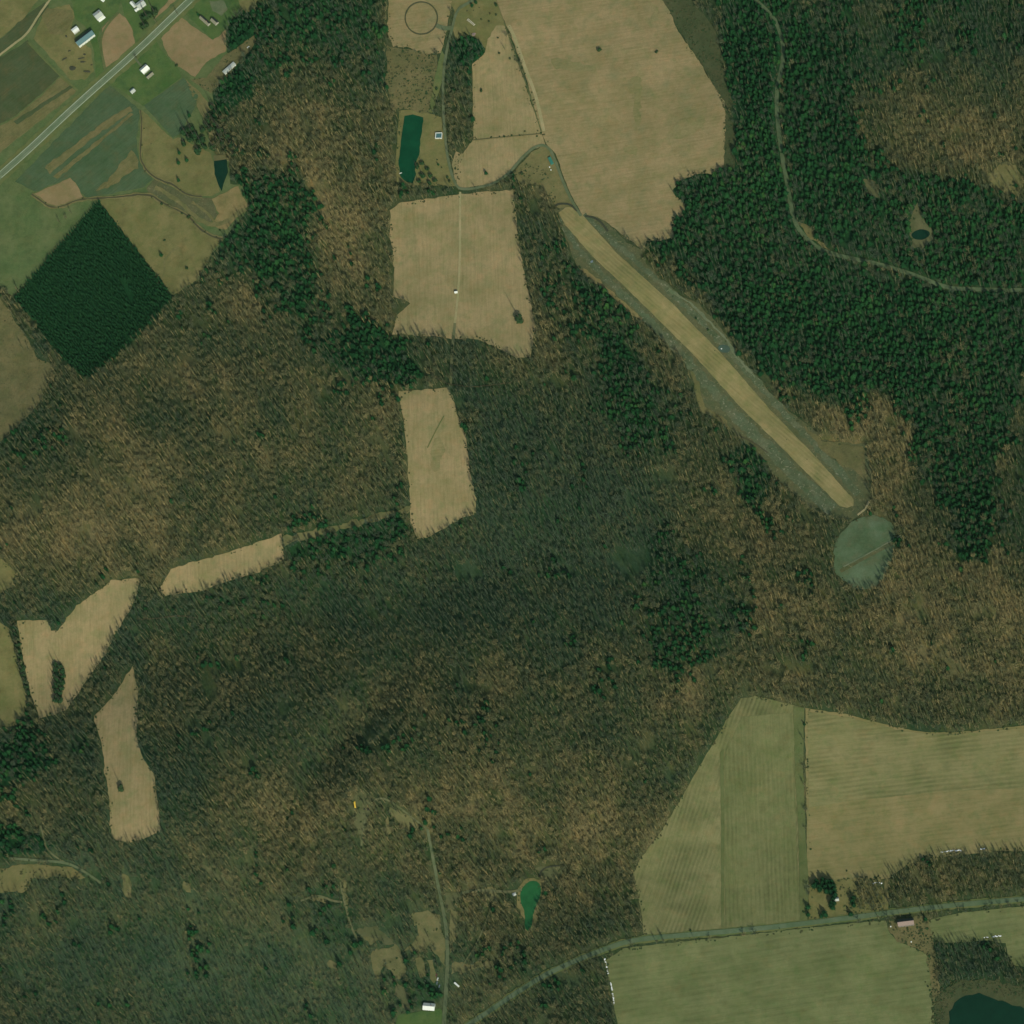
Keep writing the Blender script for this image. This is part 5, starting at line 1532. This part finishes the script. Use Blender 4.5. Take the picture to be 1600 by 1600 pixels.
# rowing boat at the pond edge
e = thing('rowing_boat', 'small white boat at the lower left edge of the long pond', 'boat', pt(626.5, 271, L2), math.radians(15))
b = MB()
out = [(-2.2, -.7), (-.5, -.95), (1.2, -.75), (2.4, 0), (1.2, .75), (-.5, .95), (-2.2, .7)]
vs_ = [(x, y, .55) for x, y in out] + [(x * .8, y * .7, 0) for x, y in out] + [(x * .9, y * .82, .5) for x, y in out] + [(x * .75, y * .6, .18) for x, y in out]
n7 = 7
fs_ = []
for i in range(n7):
    j = (i + 1) % n7
    fs_ += [(7 + i, 7 + j, j, i), (i, j, 14 + j, 14 + i), (14 + i, 14 + j, 21 + j, 21 + i)]
fs_ += [tuple(range(21, 28))]
b.add(vs_, fs_)
b.build('hull', M['white_roof'], e)
for x in (-1.0, .5):
    b = MB()
    b.box((x, 0, .42), (.35, 1.4, .06))
    b.build('seat', M['grey_wood'], e)


def fence(name, pts_, label, closed=False, post_gap=5.0, h=1.4, rails=3):
    p = resample(pts_, post_gap, closed)
    W3 = ground_at(p[:, 0], p[:, 1], 0)
    e = thing(name, label, 'fence', Vector(W3[0]))
    o = W3[0]
    b, r = MB(), MB()
    n = len(W3)
    for k in range(n):
        q = W3[k] - o
        b.tube((q[0], q[1], -.3), (q[0], q[1], q[2] - 0 + h if False else q[2] + h), .16, .13, 5, 0, True)
        if k < n - 1 or closed:
            q2 = W3[(k + 1) % n] - o
            for t in range(rails):
                zz = h * (t + 1) / rails - .1
                r.tube((q[0], q[1], q[2] + zz), (q2[0], q2[1], q2[2] + zz), .12, .12, 4)
    po = b.build('post', M['post'], e)
    po['kind'] = 'stuff'
    r.build('rail', M['post'], e)
    return e


ring = [(658.5 + 25.2 * math.cos(t), 28.5 + 25.2 * math.sin(t)) for t in np.linspace(0, 2 * math.pi, 60)[:-1]]
fence('ring_fence', ring, 'round wooden fence of the riding ring', True, 3.0)
ribbon('ring_track', ring + [ring[0]], 2.2, M['scrub_dark'], L2, 'worn dark circle under the riding ring fence', 0, 0)
fence('field_fence', [(776, 0), (790, 40), (805, 85), (822, 130), (846, 206)], 'long wire fence along the large tan field')
ribbon('fence_row', [(788, 36), (805, 85), (822, 130), (846, 206)], 1.8, M['verge_dark'], L3, 'dark weedy line under the long field fence', 0)
fence('field_fence', [(740, 219), (780, 215), (846, 209)], 'short fence below the narrow tan field')
ribbon('fence_row', [(740, 219), (780, 215), (846, 209)], 1.8, M['scrub'], L3, 'brown weedy line under the short fence', 0)
fence('lot_fence', [(366, 0), (372, 6), (380, 14), (388, 22)], 'fence along the lot at the head of the brush lane')


def lump(name, px, py, rx, ry, h, deg, mat, label, cat, seed=0, lift=.9, n=3):
    """An uneven heap: overlapping low domes with ragged rims."""
    r = random.Random(seed)
    o = bpy.data.objects.new(name, None)
    b = MB()
    for k in range(n):
        ox, oy = (r.uniform(-.5, .5) * rx, r.uniform(-.5, .5) * ry) if n > 1 else (0, 0)
        sc = r.uniform(.45, .7) if n > 1 else 1
        rings = []
        for ri, (q, z) in enumerate(((1.0, -.3), (.8, .45), (.45, .85))):
            for a in range(9):
                t = 2 * math.pi * a / 9
                j = r.uniform(.75, 1.2)
                rings.append((ox + math.cos(t) * rx * sc * q * j, oy + math.sin(t) * ry * sc * q * j, h * z * r.uniform(.7, 1.2)))
        rings.append((ox, oy, h * r.uniform(.8, 1.1)))
        f = []
        for ri in range(2):
            for a in range(9):
                f.append((ri * 9 + a, ri * 9 + (a + 1) % 9, ri * 9 + 9 + (a + 1) % 9, ri * 9 + 9 + a))
        f += [(18 + a, 18 + (a + 1) % 9, 27) for a in range(9)]
        b.add(rings, f)
    o = b.build(name, mat)
    o.location = pt(px, py, lift)
    o.rotation_euler = (0, 0, math.radians(deg))
    return tag(o, label, cat)


for k, (x, y, rx, ry, h, dg, lab) in enumerate([(101, 92, 5, 2, 1.0, 25, 'dark scrap row at the left of the paddock'), (109, 80, 3, 2, 1.4, 0, 'small dark heap right under the barn'), (132, 86, 3, 2.5, 1.2, 0, 'dark heap in the upper paddock'),
                                                (127, 92, 6, 1.6, 1.0, 5, 'upper long scrap row in the paddock'), (130, 97, 7, 1.8, .9, -5, 'lower long scrap row in the paddock'), (113, 107, 8, 6, .8, 0, 'broad brown scrap heap at the paddock foot'),
                                                (136, 112, 6, 2.6, 1.6, -15, 'dark curved brush heap near the highway'), (143, 102, 2.5, 1.5, 1.0, 20, 'tiny brown heap at the paddock edge'), (104, 57, 4, 2, 1.0, -40, 'brown heap left of the large barn')]):
    lump('scrap_heap', x, y, rx, ry, h, dg, M['scrap'], lab, 'scrap heap', 200 + k, 1.0)
lump('dirt_mound', 740, 54.5, 5, 4, .8, 0, M['pink_roof'], 'reddish bare dirt mound beside the drive evergreens', 'dirt mound', 301, .5)
lump('brush_heap', 1345, 1371, 4, 1.2, 1.0, 3, M['scrap'], 'thin dark brush heap at the yard top', 'brush heap', 302, .6)
lump('debris_heap', 573, 1265, 5, 4, 1.2, 10, M['scrap'], 'grey debris heap beside the yellow bus', 'debris heap', 303, .5)
lump('stone_heap', 926, 408, 5, 4, .7, 40, M['car_grey'], 'grey stone heap left of the airstrip head', 'stone heap', 304, .5)

# row of stacked logs beside the drive
for k in range(7):
    x, y = 731 + k * 1.7, 31 + k * 1.35
    e = thing('log_stack', 'pale stack in the row of cut logs beside the drive bend', 'log stack', pt(x, y, .5), math.radians(random.uniform(40, 60)), 'log stacks beside the drive bend')
    for j, (oy, oz) in enumerate([(-.55, .35), (0, .35), (.55, .35), (-.28, .85), (.28, .85), (0, 1.3)]):
        b = MB()
        b.tube((-1.9, oy, oz), (1.9, oy, oz), .3, .3, 6, 0, True)
        b.build('log', M['log'], e)

# last snow along shaded wood edges
for pts_, lab in [([(1365, 1381), (1370, 1379), (1377, 1380)], 'white snow patch in the farmstead brush'), ([(1469, 1332), (1480, 1330), (1492, 1329), (1503, 1329)], 'long white snow drift along the upper brush edge'),
                  ([(1530, 1327), (1538, 1326)], 'tiny snow patch at the upper brush edge'), ([(1538, 1465), (1543, 1464)], 'tiny snow patch beside the dark thicket'), ([(1551, 1464), (1557, 1463), (1563, 1462)], 'white snow drift above the dark thicket'),
                  ([(945, 1498), (948, 1508), (950, 1522)], 'upper snow drift at the green field edge'), ([(954, 1535), (957, 1552), (960, 1568)], 'lower snow drift at the green field edge')]:
    p = resample(pts_, 1.6, False)
    b = MB()
    base = pt(*pts_[0], .6)
    r = random.Random(pts_[0][0])
    for q in p:
        if r.random() < .12:
            continue
        g = pt(q[0] + r.uniform(-.7, .7), q[1] + r.uniform(-.7, .7), .6) - base
        s = r.uniform(.5, 1.25)
        ring_ = [(g.x + math.cos(t) * s * r.uniform(.7, 1.3), g.y + math.sin(t) * s * r.uniform(.6, 1.1), g.z) for t in np.linspace(0, 6.283, 9)[:-1]]
        b.add(ring_ + [(g.x, g.y, g.z + .45)], [(i, (i + 1) % 8, 8) for i in range(8)])
    o = b.build('snow_drift', M['snow'])
    o.location = base
    tag(o, lab, 'snow drift')

scene.cycles.max_bounces = 4
scene.cycles.diffuse_bounces = 2
scene.cycles.use_denoising = True
